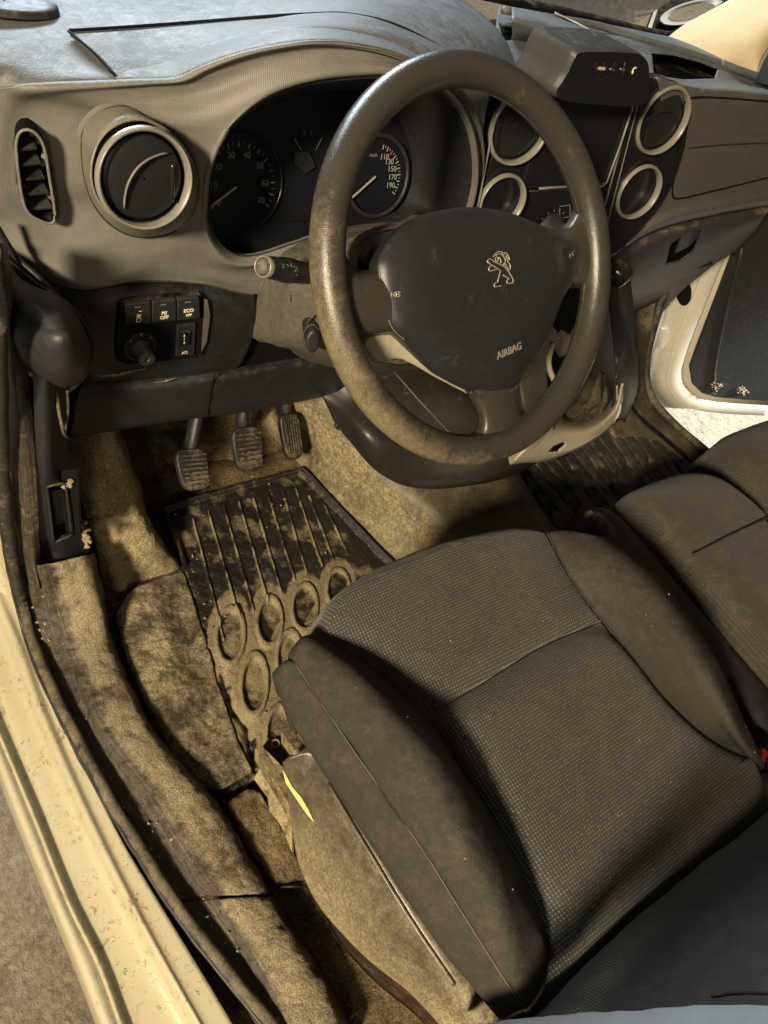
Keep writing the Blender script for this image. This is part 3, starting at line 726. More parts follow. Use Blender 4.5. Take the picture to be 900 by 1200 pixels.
# ---- round vent on pod, driver's left
def circ(c, n, R, k=48, ph=0):
    n = n.normalized(); U = V((0, 0, 1)).cross(n).normalized(); W = n.cross(U)
    return [c + (U * math.cos(2 * math.pi * i / k + ph) + W * math.sin(2 * math.pi * i / k + ph)) * R for i in range(k)]
def vent(c, n, R, parent, fin=True, name='air_vent', ringw=.0065):
    n = n.normalized()
    def rg(r, h): return circ(c + n * h, n, r)
    v = rings(name, [rg(R - ringw, -.006), rg(R - ringw, -.002), rg(R - ringw * .7, .002), rg(R - ringw * .3, .003), rg(R, 0), rg(R + .0004, -.003)], M['ring'], parent, n=48, nv=4, cap=False, linear=True, face=n)
    rings('bowl', [rg(R - ringw + .0005, -.0035), rg(R - ringw - .001, -.020), rg((R - ringw) * .6, -.026), rg(.001, -.027)], M['vdark'], v, n=48, nv=3, cap=False, face=n)
    if fin:
        U = V((0, 0, 1)).cross(n).normalized(); W = n.cross(U)
        rr_ = R - ringw - .003
        d = rings('flap', [rg(rr_, -.010), rg(rr_ * .97, -.006), rg(rr_ * .6, -.004), rg(.001, -.0035)], M['vdark'], v, n=48, nv=3, cap=False, face=n)
        ax = (U * -.75 + W * .66) if fin != 2 else W
        ax = ax.normalized(); bx = n.cross(ax)
        arc = []
        for i in range(21):
            t = -1 + 2 * i / 20; arc.append(c + bx.lerp(bx, 1) * t * rr_ * .86 + ax * ((1 - t * t) * rr_ * .42 - rr_ * .05) + n * (-.003 + .005 * (1 - t * t)))
        tube('vane', arc, .0008 if fin == 1 else .0005, M['pod'] if fin == 1 else M['vdark'], d, seg=8, flat=(n, 2.2))
        arc2 = [c + bx * (.4 + .55 * (i / 10)) * rr_ * -1 - ax * (.1 + .5 * i / 10) * rr_ + n * -.001 for i in range(11)]
        if fin == 1: tube('vane', [c + (-bx * .75 + ax * -.25) * rr_, c + (-bx * .35 + ax * -.60) * rr_, c + (bx * -.05 + ax * -.85) * rr_], .002, M['gloss'], d, seg=8, smooth_k=5)
    return v
vc = P(171, 211, 'y', .612); vn = V((.0, -1, .25))
pod_base = [(95, 168, .668), (99, 148, .668), (122, 128, .666), (150, 125, .664), (182, 145, .662), (208, 165, .660), (228, 195, .658), (232, 232, .658), (222, 258, .66), (195, 274, .66), (160, 277, .66), (132, 265, .663), (110, 240, .665), (98, 205, .668)]
PB = resample(L('y', pod_base), 60, True)
pv = [circ(vc + vn.normalized() * h, vn, .0440 * s, 360) for h, s in ((-.012, 1.02), (0, 1.0))]
def match(base, ring):
    out = []
    for p in base:
        d = p - vc; d = d - vn.normalized() * d.dot(vn.normalized()); d.normalize()
        out.append(max(ring, key=lambda q: (q - vc).normalized().dot(d)))
    return out
r1 = match(PB, pv[0]); r2 = match(PB, pv[1])
pod = sheet('vent_pod', [[p + V((0, .01, 0)) for p in PB], PB, [a.lerp(b, .45) + V((0, -.010, .004)) for a, b in zip(PB, r1)], [a.lerp(b, .85) + V((0, -.004, .002)) for a, b in zip(PB, r1)], r1], M['pod'], db, nu=60, nv=6, closed=True, thick=.002)
vent(vc, vn, .0437, db, fin=1, ringw=.0045)
tube('pod_gap', [p + V((0, -.0012, 0)) for p in PB], .0009, M['darkd'], db, seg=6, closed=True)
# ---- side demister slot
ss = L('y', [(20, 162, .676), (34, 152, .674), (50, 168, .672), (58, 208, .670), (64, 258, .668), (46, 258, .67), (30, 244, .673), (22, 205, .675)])
sv = mk('side_vent', *tubeg(resample(ss, 60, True), .0014, seg=8, closed=True), M['fascia'], db)
rings('slot_walls', [resample(ss, 40, True), [p + V((.006, .03, 0)) for p in resample(ss, 40, True)]], M['black'], sv, n=40, nv=2, cap=True)
for i in range(5):
    yy = 170 + 17.5 * i; x0 = 21 + i * 3.2; x1 = 42 + i * 4.5
    a, b = P(x0, yy + 2, 'y', .682), P(x1, yy, 'y', .682)
    box('blade', (a + b) / 2 + V((0, .004, 0)), (b - a) / 2, V((0, .008, .001)), V((0, 0, .0013)), M['dark'], sv, bv=.0005)
# ---- top pad
lipv = [P(a, b, 'y', y) for a, b, y in lip]
def down(l, dz): return [p + V((0, .002, dz)) for p in l]
r0 = [p + V((0, .004, -.002)) for p in lipv[:16]]
rows = [down(r0, -.012),
        [p + V((0, .001, 0)) for p in r0],
        L('z', [(-60, 85, 1.128), (0, 76, 1.13), (70, 70, 1.133), (130, 66, 1.136), (190, 62, 1.14), (240, 52, 1.157), (290, 42, 1.178), (340, 33, 1.193), (390, 31, 1.198), (440, 37, 1.197), (490, 52, 1.19), (535, 75, 1.178), (575, 112, 1.155)]),
        L('z', [(-60, 40, 1.125), (0, 38, 1.13), (70, 37, 1.134), (130, 34, 1.138), (190, 31, 1.145), (250, 27, 1.155), (310, 22, 1.17), (360, 16, 1.183), (410, 14, 1.19), (460, 22, 1.192), (515, 42, 1.185), (560, 66, 1.17), (597, 100, 1.145)]),
        L('z', [(-60, 0, 1.12), (0, 0, 1.125), (80, -5, 1.13), (140, -8, 1.135), (200, -8, 1.14), (260, -8, 1.15), (320, -8, 1.16), (380, -8, 1.172), (430, -6, 1.18), (490, 4, 1.182), (545, 24, 1.178), (580, 48, 1.165), (605, 78, 1.14)]),
        L('z', [(-60, -60, 1.11), (0, -60, 1.11), (200, -60, 1.12), (330, -50, 1.13), (430, -40, 1.14), (500, -25, 1.15), (550, 5, 1.155), (588, 40, 1.145), (607, 82, 1.12)])]
pad = sheet('top_pad', rows, M['pad'], db, nu=140, nv=12, thick=.003)
# lid panel standing proud of the pad
def raised(l, dz): return [p + V((0, 0, dz)) for p in l]
lt = [raised(L('z', [(136, 91.5, 1.137), (200, 88, 1.141), (235, 76, 1.152), (270, 63, 1.164), (310, 53, 1.178), (365, 46, 1.189), (420, 50, 1.193), (470, 64, 1.189), (520, 90, 1.176)]), .0012),
      raised(L('z', [(114, 70, 1.138), (180, 65, 1.141), (225, 58, 1.152), (275, 47, 1.169), (325, 38, 1.187), (375, 33, 1.195), (425, 37, 1.197), (480, 52, 1.191), (540, 84, 1.174)]), .003),
      raised(L('z', [(82, 41, 1.138), (150, 36.5, 1.141), (210, 32, 1.147), (260, 28, 1.156), (310, 24, 1.168), (360, 21, 1.179), (410, 21, 1.187), (470, 36, 1.190), (550, 78, 1.172)]), .002)]
sheet('lid_panel', lt, M['pad'], db, nu=110, nv=12, thick=.003)
tube('lid_gap', [p + V((-.0012, .0, .001)) for p in [lt[0][0], lt[1][0], lt[2][0]]], .0013, M['black'], db, seg=6, smooth_k=5)
tube('lid_gap', [p + V((0, .0015, .001)) for p in lt[2]], .0016, M['black'], db, seg=6, smooth_k=5)
sp0 = P(5, 6, 'z', 1.134)
spk = rings('speaker_grille', [ell(sp0, V((1, 0, 0)), V((0, 1, 0)), .048, .026, 40), ell(sp0 + V((0, 0, .005)), V((1, 0, 0)), V((0, 1, 0)), .046, .024, 40), ell(sp0 + V((0, 0, .004)), V((1, 0, 0)), V((0, 1, 0)), .001, .001, 40)], M['darkd'], db, n=40, linear=True)
# hood of the centre (cool, rounded) and passenger side top
cu = [L('y', [(560, 110, .70), (600, 112, .70), (650, 108, .70), (720, 95, .70), (765, 92, .70), (800, 100, .70), (850, 105, .70), (905, 111, .70), (960, 120, .70)]),
      L('z', [(563, 95, 1.13), (600, 92, 1.13), (650, 88, 1.14), (720, 84, 1.14), (762, 82, 1.14), (800, 92, 1.137), (850, 97, 1.13), (905, 105, 1.12), (960, 115, 1.10)]),
      L('z', [(570, 62, 1.13), (605, 60, 1.13), (660, 62, 1.13), (720, 60, 1.13), (762, 66, 1.13), (800, 70, 1.13), (850, 84, 1.13), (905, 98, 1.12), (960, 110, 1.10)]),
      L('z', [(580, 35, 1.13), (610, 36, 1.13), (660, 42, 1.13), (720, 42, 1.135), (770, 50, 1.135), (815, 60, 1.135), (856, 76, 1.13), (905, 95, 1.11), (960, 108, 1.10)]),
      L('z', [(585, 6, 1.10), (620, 14, 1.10), (665, 22, 1.10), (715, 29, 1.10), (770, 40, 1.10), (810, 48, 1.10), (850, 66, 1.11), (905, 92, 1.10), (960, 106, 1.10)])]
tray = [(764, 62), (790, 64), (822, 72), (842, 80), (838, 92), (800, 93), (766, 88)]
cup = sheet('centre_top', cu, M['pad'], db, nu=420, nv=36, thick=.003, holes=[tray, [(585, 28), (612, 30), (612, 46), (590, 48)]])
plate('storage_tray', L('z', [(755, 50, 1.09), (850, 74, 1.09), (858, 100, 1.09), (750, 96, 1.09)]), V((0, 0, -.02)), M['black'], db, bv=0)
plate('storage_tray', L('z', [(575, 22, 1.09), (625, 26, 1.09), (625, 56, 1.09), (575, 56, 1.09)]), V((0, 0, -.02)), M['black'], db, bv=0)
for dy, w in ((0, .006),):
    tube('tray_lip', L('z', [(590, 12, 1.135), (640, 20, 1.135), (700, 30, 1.137), (745, 44, 1.138), (790, 57, 1.137), (835, 71, 1.136), (852, 80, 1.13)]), w, M['pad'], db, seg=10, smooth_k=8)
tube('tray_lip', L('z', [(845, 74, 1.136), (865, 82, 1.135), (900, 94, 1.13), (930, 104, 1.12)]), .007, M['pad'], db, seg=10, smooth_k=8)
# curved rib over centre (bright line)
tube('trim_line', L('z', [(650, 15, 1.144), (672, 25, 1.144), (700, 40, 1.144), (721, 53, 1.144)]), .0016, M['ring'], db, seg=8, smooth_k=6)
hump = [L('z', [(600, 8, 1.14), (632, 14, 1.14), (668, 26, 1.14), (700, 40, 1.14), (722, 56, 1.14)]), L('z', [(600, 18, 1.165), (630, 22, 1.168), (660, 32, 1.168), (690, 44, 1.16), (712, 56, 1.15)]), L('z', [(600, 34, 1.15), (625, 38, 1.155), (650, 44, 1.155), (680, 52, 1.15), (700, 58, 1.14)]), L('z', [(600, 48, 1.13), (620, 50, 1.13), (645, 54, 1.13), (670, 57, 1.13), (690, 60, 1.13)])]
sheet('centre_hump', hump, M['pad'], db, nu=40, nv=8)
# ---- lower dark dash with switches
ld = [L('y', [(48, 322, .672), (62, 331, .668), (100, 340, .66), (160, 331, .655), (240, 334, .655), (301, 346, .655)]),
      L('y', [(50, 342, .665), (72, 352, .66), (105, 362, .648), (165, 352, .642), (240, 350, .640), (301, 362, .645)]),
      L('y', [(62, 366, .66), (90, 378, .655), (118, 400, .64), (180, 400, .634), (240, 398, .632), (298, 392, .640)]),
      L('y', [(80, 400, .66), (98, 420, .655), (110, 440, .642), (180, 432, .636), (235, 428, .634), (284, 424, .640)]),
      L('y', [(76, 440, .665), (90, 450, .66), (106, 456, .648), (180, 446, .645), (235, 440, .642), (276, 434, .646)])]
sheet('switch_panel', ld, M['dark'], db, nu=90, nv=8, thick=.004)
kn = [L('y', [(100, 440, .650), (180, 440, .648), (235, 434, .646), (276, 430, .648), (340, 420, .650), (400, 411, .655), (450, 405, .66)]),
      L('y', [(92, 462, .636), (180, 455, .634), (240, 448, .632), (300, 438, .634), (350, 430, .638), (402, 424, .642), (450, 418, .65)]),
      L('y', [(84, 488, .638), (180, 476, .636), (240, 468, .634), (300, 458, .636), (350, 452, .638), (403, 443, .642), (450, 438, .65)]),
      L('y', [(80, 511, .644), (180, 495, .642), (240, 486, .64), (300, 478, .642), (350, 468, .644), (402, 458, .648), (450, 452, .655)]),
      L('y', [(80, 514, .665), (180, 498, .662), (240, 489, .66), (300, 481, .662), (350, 471, .664), (402, 461, .668), (450, 455, .67)])]
sheet('knee_panel', kn, M['dark'], db, nu=100, nv=7, thick=.004)
tube('panel_seam', L('y', [(252, 438, .630), (248, 455, .6305), (244, 486, .6375)]), .0009, M['black'], db, seg=6, smooth_k=5)
# scuffed dusty edges
def smear(px, r, parent, y, mat='clod'):
    pts = L('y', px, y); 
    tube('dust_scuff', wob(resample(pts, 30), .0012, 90), lambda t: r * (.25 + abs(noise.noise(V((t * 9, r * 900, 0)))) * 1.6) * math.sin(math.pi * min(1, max(.02, t))), M[mat], parent, seg=6, flat=(V((0, -1, .2)), .25))
M['scuff'] = dusty('dust_scuff', (.20, .165, .10), .8, amt=.4, sc=80)
smear([(113, 439), (130, 440), (150, 436), (172, 433)], .0028, db, .6335, 'scuff')
smear([(178, 449), (192, 447), (208, 442)], .0015, db, .629, 'scuff')
# switches
sn = V((0, -1, .12)).normalized(); sp0 = P(188, 390, 'y', .630)
def SW(px, py, h=0): return PP(px, py, sp0 + sn * h, sn)
bez = [(141, 357), (160, 352), (236, 345), (240, 352), (236, 415), (228, 420), (150, 428), (138, 424), (137, 400)]
plate('switch_bezel', [SW(a, b, .001) for a, b in bez], -sn * .01, M['black'], db, bv=.002)
def button(x0, y0, x1, y1, x2, y2, x3, y3, mark):
    b = plate('push_button', [SW(x0, y0, .006), SW(x1, y1, .006), SW(x2, y2, .006), SW(x3, y3, .006)], -sn * .008, M['dark'], db, bv=.0012)
    cx = (x0 + x1 + x2 + x3) / 4; cy = (y0 + y1 + y2 + y3) / 4
    g = [boxg(SW(cx - 1, cy - 8, .0064), V((.0032, 0, 0)), V((0, 0, .0004)), V((0, .0003, 0)))]
    vs, fs = join(g); mk('indicator_bar', vs, fs, M['markd'], b, smooth=False)
    Wv = V((0, .12, 1)).normalized()
    if mark[0] == 't':
        for i, (s, sz) in enumerate(mark[1]): text('lettering', s, SW(cx + mark[2], cy + 2 + i * 5.2, .0064), V((1, 0, 0)), Wv, sz, M['print'], b, ext=.00015, bold=.00012)
    return b
M['print'] = plain('cream_print', (.75, .66, .42), .5)
b1 = button(147, 357, 177, 354, 177, 379, 148, 382, ('t', [('', .004)], 0))
b2 = button(178.5, 354, 206.5, 351, 207, 376, 178.5, 379, ('t', [('P((', .0055), ('OFF', .0055)], 0))
b3 = button(208, 351, 234, 348.5, 235, 373, 208, 376, ('t', [('ECO', .0058), ('OFF', .0038)], 0))
# wavy tyre / car glyph on first button
gl = [(SW(160, 377, .0064), SW(165, 377, .0064)), (SW(160, 373, .0064), SW(160, 378, .0064)), (SW(165, 372, .0064), SW(165, 377, .0064)), (SW(160, 371, .0064), SW(166, 370, .0064)), (SW(161, 368, .0064), SW(165, 374, .0064)), (SW(165, 368, .0064), SW(161, 374, .0064)), (SW(163, 365, .0064), SW(167, 364.5, .0064))]
vs, fs = join([tubeg([a, b], .00035, seg=5) for a, b in gl]); mk('lettering', vs, fs, M['print'], b1)
# mirror knob
kc = SW(165, 406, .002)
kb = mk('knob_base', *join([tubeg(circ(kc, sn, .0165, 36), .002, seg=8, closed=True), plateg(circ(kc, sn, .0165, 36), -sn * .004)]), M['dark'], db, sharp=True)
def lathe(c, ax, prof, mat, name, parent, seg=36):
    ax = ax.normalized(); U = ax.orthogonal().normalized(); W = ax.cross(U); vs = []; fs = []
    for r, h in prof:
        for s in range(seg): a = 2 * math.pi * s / seg; vs.append(c + ax * h + (U * math.cos(a) + W * math.sin(a)) * r)
    for i in range(len(prof) - 1):
        for s in range(seg): fs.append((i * seg + s, i * seg + (s + 1) % seg, (i + 1) * seg + (s + 1) % seg, (i + 1) * seg + s))
    return mk(name, vs, fs, mat, parent)
kax = (sn * .9 + V((0, 0, -.25)))
kb2 = lathe(kc, kax, [(.0095, 0), (.0092, .004), (.0085, .012), (.009, .0125), (.0092, .018), (.0085, .020), (.006, .0205), (.0001, .0205)], M['knob'] if 'knob' in M else M['shroud'], 'mirror_knob', db, 28)
kt = kc + kax.normalized() * .0208
mk('lettering', *join([tubeg([kt, kt + V((.0015, 0, .0012))], .0009, seg=6), tubeg([kt + V((.001, 0, .003)), kt + V((.002, 0, .0038))], .0007, seg=6)]), M['print'], kb2)
for (x, y, s) in ((153, 400, 1), (178, 396, -1)):
    c = SW(x, y, .0035); mk('lettering', [c + V((-.002, 0, .001)), c + V((.002, 0, .0012)), c + V((.0014 * s * -1, 0, -.0018))], [(0, 1, 2)], M['print'], kb, smooth=False)
mk('lettering', *tubeg(circ(SW(165.5, 392, .0035), sn, .0015, 16), .0003, seg=5, closed=True), M['print'], kb)
# headlamp level wheel
hb = plate('level_switch', [SW(208, 382, .004), SW(230, 379, .004), SW(228, 416, .004), SW(206, 418, .004)], -sn * .006, M['dark'], db, bv=.0012)
plate('thumb_wheel', [SW(212, 390, .0065), SW(224, 389, .0065), SW(223, 405, .0065), SW(211, 406, .0065)], -sn * .004, M['black'], hb, bv=.0012)
Wv = V((0, .12, 1)).normalized()
for i, s in enumerate('210'): text('lettering', s, SW(216, 393.5 + i * 4.2, .0068), V((1, 0, 0)), Wv, .0042, M['print'], hb, ext=.0001, bold=.0001)
hc = SW(218, 413, .0045)
g = [tubeg(circ(hc, sn, .0017, 16), .0003, seg=5, closed=True)] + [tubeg([hc + V((-.0025, 0, dz)), hc + V((-.0048, 0, dz - .0006))], .0003, seg=5) for dz in (.0012, 0, -.0012)]
mk('lettering', *join(g), M['print'], hb)
plate('blank_pocket', [SW(238, 350, .0), SW(244, 352, 0), SW(247, 370, 0), SW(243, 400, 0), SW(234, 418, 0), (SW(236, 380, 0))], -sn * .003, M['shroud'], db, bv=.001)
# dark corner moulding at the far left of the dash
cm = [L('x', [(-40, 270, .15), (0, 300, .165), (30, 330, .18), (66, 345, .20), (84, 358, .215)]), L('x', [(-40, 300, .14), (2, 330, .155), (34, 355, .17), (72, 368, .19), (100, 388, .212)]),
      L('x', [(-40, 360, .138), (8, 380, .15), (40, 392, .162), (78, 398, .182), (106, 412, .21)]), L('x', [(-30, 420, .14), (12, 418, .152), (40, 430, .162), (72, 436, .18), (100, 438, .205)]), L('x', [(-20, 440, .16), (22, 436, .17), (44, 450, .18), (70, 457, .195), (88, 456, .215)])]
sheet('corner_moulding', cm, M['dark'], db, nu=50, nv=10, thick=.004)
tube('corner_bead', L('x', [(-6, 262, .165), (18, 300, .18), (45, 325, .195), (66, 347, .205), (88, 366, .215), (104, 392, .222), (107, 415, .222), (98, 440, .215), (80, 458, .205)]), .003, M['dark'], db, seg=8, smooth_k=8)
tube('corner_bead', L('x', [(-6, 285, .16), (16, 310, .175), (42, 332, .19), (62, 344, .20)]), .0018, M['darkd'], db, seg=8, smooth_k=8)
tube('corner_bead', L('x', [(66, 458, .19), (69, 480, .19), (74, 505, .19), (79, 512, .195)]), .002, M['silltrim'], db, seg=8, smooth_k=8)
tube('corner_bead', L('x', [(79, 458, .2), (80, 480, .2), (77, 505, .195)]), .0015, M['silltrim'], db, seg=8, smooth_k=8)
# dark backing body of the dash (fills behind panels)
vs, fs = join([boxg(V((.50, .86, 1.0)), V((.31, 0, 0)), V((0, .06, 0)), V((0, 0, .10))), boxg(V((1.1, .90, .96)), V((.5, 0, 0)), V((0, .10, 0)), V((0, 0, .14)))])
mk('dash_carcass', vs, fs, M['black'], db, smooth=False)
# ---- centre stack
from mathutils.bvhtree import BVHTree
stn = V((0, -.985, .17)).normalized(); st0 = P(680, 160, 'y', .655)
def ST(px, py, h=0): return PP(px, py, st0 + stn * h, stn)
stack = plate('centre_stack', dense([ST(*a) for a in [(602, 98), (690, 94), (775, 92), (804, 104), (808, 140), (800, 185), (780, 232), (745, 275), (712, 302), (640, 300), (560, 265), (566, 225), (582, 165)]], 4, True), -stn * .03, M['gloss'], db, bv=.003)
for (x, y, R, f) in ((610, 151, .0435, 2), (589, 237, .0355, 0), (778, 142.5, .0450, 2), (749.5, 226, .0400, 0)):
    vent(ST(x, y, .008), stn + V((-.16, 0, 0)), R, db, fin=f, name='air_vent' if f else 'round_cubby', ringw=.0052)
for pts in ([(597, 102), (588, 124), (580, 142), (569, 195), (560, 243)], [(741, 124), (728, 170), (714, 222), (697, 285)], [(747, 124), (735, 172), (722, 222), (706, 284)]):
    tube('bright_line', [ST(a, b, .004) for a, b in pts], .0013 if pts[0][0] != 747 else .0009, M['pod'] if pts[0][0] != 597 else M['ring'], db, seg=8, smooth_k=6)
scr = plate('display_screen', [ST(640, 116, .006), ST(744, 112, .006), ST(710, 216, .006), ST(612, 222, .006)], -stn * .008, M['gloss'], db, bv=.002)
tube('screen_frame', [ST(744, 118, .008), ST(727, 170, .008), ST(711, 214, .008), ST(706, 218, .008), ST(660, 219, .008), ST(632, 221, .008)], .0017, M['pod'], scr, seg=8)
tube('stack_line', [ST(620, 224, .003), ST(650, 223, .003), ST(700, 219, .003)], .001, M['dark'], db, seg=6)
# heater knob and switches behind the wheel
hk = ST(643, 272, .004)
lathe(hk, stn, [(.027, 0), (.026, .006), (.0205, .0065), (.0205, .026), (.018, .029), (.0001, .0295)], M['dark'], 'heater_knob', db, 36)
for i in range(7):
    a = math.radians(60 + i * 20); c = hk + (V((1, 0, 0)) * math.cos(a) + V((0, .17, 1)) * math.sin(a)) * .031 + stn * .001
    mk('dial_mark', *boxg(c, V((math.cos(a), 0, math.sin(a))) * .0016, stn * .0003, V((-math.sin(a), 0, math.cos(a))) * .0005), M['markd'], db, smooth=False)
mk('dial_mark', *boxg(hk + stn * .0298 + V((-.002, 0, .012)), V((.001, 0, .0)), stn * .0004, V((0, .17, 1)) * .003), M['print'], db, smooth=False)
sq = resample([ST(656, 242, .002), ST(668, 240, .002), ST(668, 254, .002), ST(656, 256, .002)], 24, True, 1)
mk('stack_button', *tubeg(sq, .0006, seg=5, closed=True), M['markd'], db)
# ---- screen cowl on top of the centre
fy = .600
fo = [(653, 114), (664, 88), (675, 66), (684, 61), (740, 62), (752, 66), (759, 74), (760, 90), (754, 122), (700, 122)]
FO = L('y', fo, fy); 
bo = [p + V((0, .03, 0)) for p in FO]; c0 = sum(FO, V((0, 0, 0))) / len(FO)
F1 = [c0 + (p - c0) * 1.0 for p in FO]; F2 = [c0 + (p - c0) * 1.04 + V((0, .006, 0)) for p in FO]; F3 = [p + V((-.01, .055, -.004)) for p in F2]
cw = sheet('screen_cowl', [F3, F2, F1], M['padd'] if 'padd' in M else M['pod'], db, nu=80, nv=5, closed=True, linear=True, thick=0)
FO2 = resample(FO, 80, True); mk('cowl_face', [p + V((0, -.0006, 0)) for p in FO2], [tuple(range(80))], M['gloss'], cw, smooth=False)
for x in (705.5, 717.5, 729.5):
    a, b = P(x + 3, 73, 'y', fy - .001), P(x - 1, 90, 'y', fy - .001)
    tube('key_gap', [a, b], .0002, M['darkd'] if x != 729.5 else M['pod'], cw, seg=5)
Wz = V((0, 0, 1))
text('lettering', 'MENU', P(705, 80.5, 'y', fy - .0012), V((1, 0, 0)), Wz, .0046, M['print'], cw, ext=.0001)
for x in (716.5, 728.5): mk('key_symbol', *join([tubeg([P(x - 2, 81, 'y', fy - .001), P(x + 1, 81, 'y', fy - .001)], .0010, seg=6), tubeg([P(x + 2.5, 82, 'y', fy - .001), P(x + 3.5, 82, 'y', fy - .001)], .0005, seg=6)]), M['markd'], cw)
pc_ = P(743, 82.5, 'y', fy - .0012)
mk('key_symbol', *join([tubeg([pc_ + V((math.cos(a * math.pi / 6) * .0022, 0, math.sin(a * math.pi / 6) * .0035)) for a in range(1, 11)], .0006, seg=6), tubeg([pc_ + V((0, 0, -.0042)), pc_ + V((0, 0, -.001))], .0006, seg=6)]), M['print'], cw)
tube('key_surround', L('y', [(698, 73), (697, 92), (706, 93), (710, 90), (716, 93), (731, 92)], fy - .0008), .0003, M['dark'], cw, seg=5)
# ---- passenger side of the dash
M['pass'] = dusty('passenger_dash', (.075, .069, .060), .5, amt=.06, sc=9, grain=(500, .3), var=.15)
M['passd'] = dusty('passenger_lower_dash', (.033, .031, .030), .5, amt=.1, sc=9, grain=(500, .3), var=.15)
pl = [L('y', [(766, 90, .675), (812, 101, .675), (860, 105, .675), (910, 110, .675), (970, 116, .68)]), L('y', [(772, 96, .664), (812, 106, .662), (860, 111, .662), (910, 116, .662), (970, 122, .668)]),
      L('y', [(775, 145, .662), (815, 142, .658), (860, 142, .655), (910, 143, .655), (970, 147, .66)]),
      L('y', [(765, 205, .660), (806, 195, .655), (860, 190, .65), (910, 186, .65), (970, 184, .655)]), L('y', [(742, 268, .655), (790, 241, .65), (850, 226, .648), (910, 216, .645), (970, 210, .65)]),
      L('y', [(712, 300, .645), (765, 266, .642), (830, 248, .64), (905, 235, .64), (970, 227, .645)]), L('y', [(712, 304, .66), (765, 271, .66), (830, 253, .66), (905, 240, .66), (970, 232, .66)])]
sheet('passenger_panel', pl, M['pass'], db, nu=70, nv=7, thick=.003)
tube('panel_gap', [p + V((0, -.004, 0)) for p in L('y', [(905, 118, .662), (860, 114, .662), (818, 112, .661), (800, 118, .660), (797, 150, .657), (790, 195, .654), (786, 222, .652), (792, 231, .651), (830, 223, .649), (905, 205, .648)])], .0012, M['black'], db, seg=6, smooth_k=5)
tube('panel_gap', [p + V((0, -.003, 0)) for p in L('y', [(805, 172, .656), (850, 168, .652), (905, 166, .651)])], .0008, M['dark'], db, seg=6, smooth_k=5)
gb = [L('y', [(712, 303, .68), (766, 271, .68), (830, 252, .68), (905, 239, .68)]), L('y', [(714, 318, .665), (768, 286, .665), (832, 264, .665), (900, 248, .665)]), L('y', [(716, 340, .665), (772, 310, .665), (835, 283, .665), (893, 258, .665)]),
      L('y', [(716, 358, .685), (780, 326, .685), (842, 296, .685), (888, 266, .685)]), L('y', [(717, 367, .715), (790, 331, .715), (850, 302, .715), (884, 272, .715)])]
gbo = sheet('glovebox', gb, M['passd'], db, nu=260, nv=40, thick=.004, holes=[[(786, 286), (801, 276), (824, 268), (820, 280), (812, 296), (798, 306), (780, 311)]])
plate('handle_recess', L('y', [(770, 262, .70), (835, 255, .70), (835, 310, .70), (765, 330, .70)]), V((0, .01, 0)), M['black'], gbo, bv=0)
plate('glovebox_handle', L('y', [(800, 274, .670), (824, 268, .670), (820, 278, .670), (806, 290, .674), (792, 297, .674)]), V((0, .004, 0)), M['passd'], gbo, bv=.001)
ub = sheet('under_panel', [L('y', [(716, 360, .72), (790, 328, .72), (850, 300, .72)]), L('y', [(716, 378, .76), (760, 360, .76), (800, 340, .76)]), L('y', [(717, 396, .80), (745, 382, .80), (775, 368, .80)])], M['passd'], db, nu=20, nv=5)
# ================================================================== STEERING COLUMN
WC = V((.5521, .4480, 1.0831)); wa = .7127
WN = V((.0026, -math.cos(wa), math.sin(wa))).normalized(); WU = V((1, 0, 0)); WU = (WU - WN * WU.dot(WN)).normalized(); WW = WN.cross(WU)
def PW(px, py, h=0): return PP(px, py, WC + WN * h, WN)
sc_ = thing('steering_column', (.52, .60, .95), 'dusty grey steering column shroud with stalks behind the wheel', 'steering column')
rear = L('y', [(303, 340), (300, 372), (298, 399), (330, 401), (354, 420), (400, 430), (470, 432), (560, 425), (610, 380), (610, 300), (560, 258), (480, 258), (400, 267), (350, 285), (318, 308)], .63)
fr_ = L('y', [(345, 335), (342, 370), (345, 400), (362, 414), (385, 424), (420, 430), (470, 430), (540, 415), (590, 370), (590, 300), (550, 270), (480, 266), (425, 275), (390, 292), (365, 310)], .565)
fr2 = L('y', [(400, 335), (398, 370), (400, 400), (415, 414), (430, 420), (450, 425), (480, 425), (530, 410), (580, 370), (580, 310), (550, 285), (490, 276), (450, 280), (425, 292), (410, 310)], .525)
rings('column_shroud', [rear, [a.lerp(b, .5) + V((0, -.006, 0)) for a, b in zip(rear, fr_)], fr_, fr2], M['shroud'], sc_, n=90, nv=6)
tube('shroud_seam', [p + V((0, -.004, .001)) for p in L('y', [(338, 345, .57), (344, 375, .572), (352, 400, .574)])], .0012, M['darkd'], sc_, seg=6, smooth_k=5)
plate('column_gap', L('y', [(299, 345), (296, 398), (272, 436), (350, 428), (400, 426), (400, 395), (330, 360)], .650), V((0, .01, 0)), M['black'], db, bv=0)
boss = rings('wheel_boss', [[PW(a, b, -.075) for a, b in [(405, 310), (408, 290), (425, 272), (460, 262), (500, 262), (500, 400), (440, 420), (405, 380)]], [PW(a, b, -.05) for a, b in [(418, 312), (420, 292), (434, 278), (462, 270), (495, 270), (495, 390), (445, 400), (418, 370)]]], M['shroud'], sc_, n=40, nv=3)
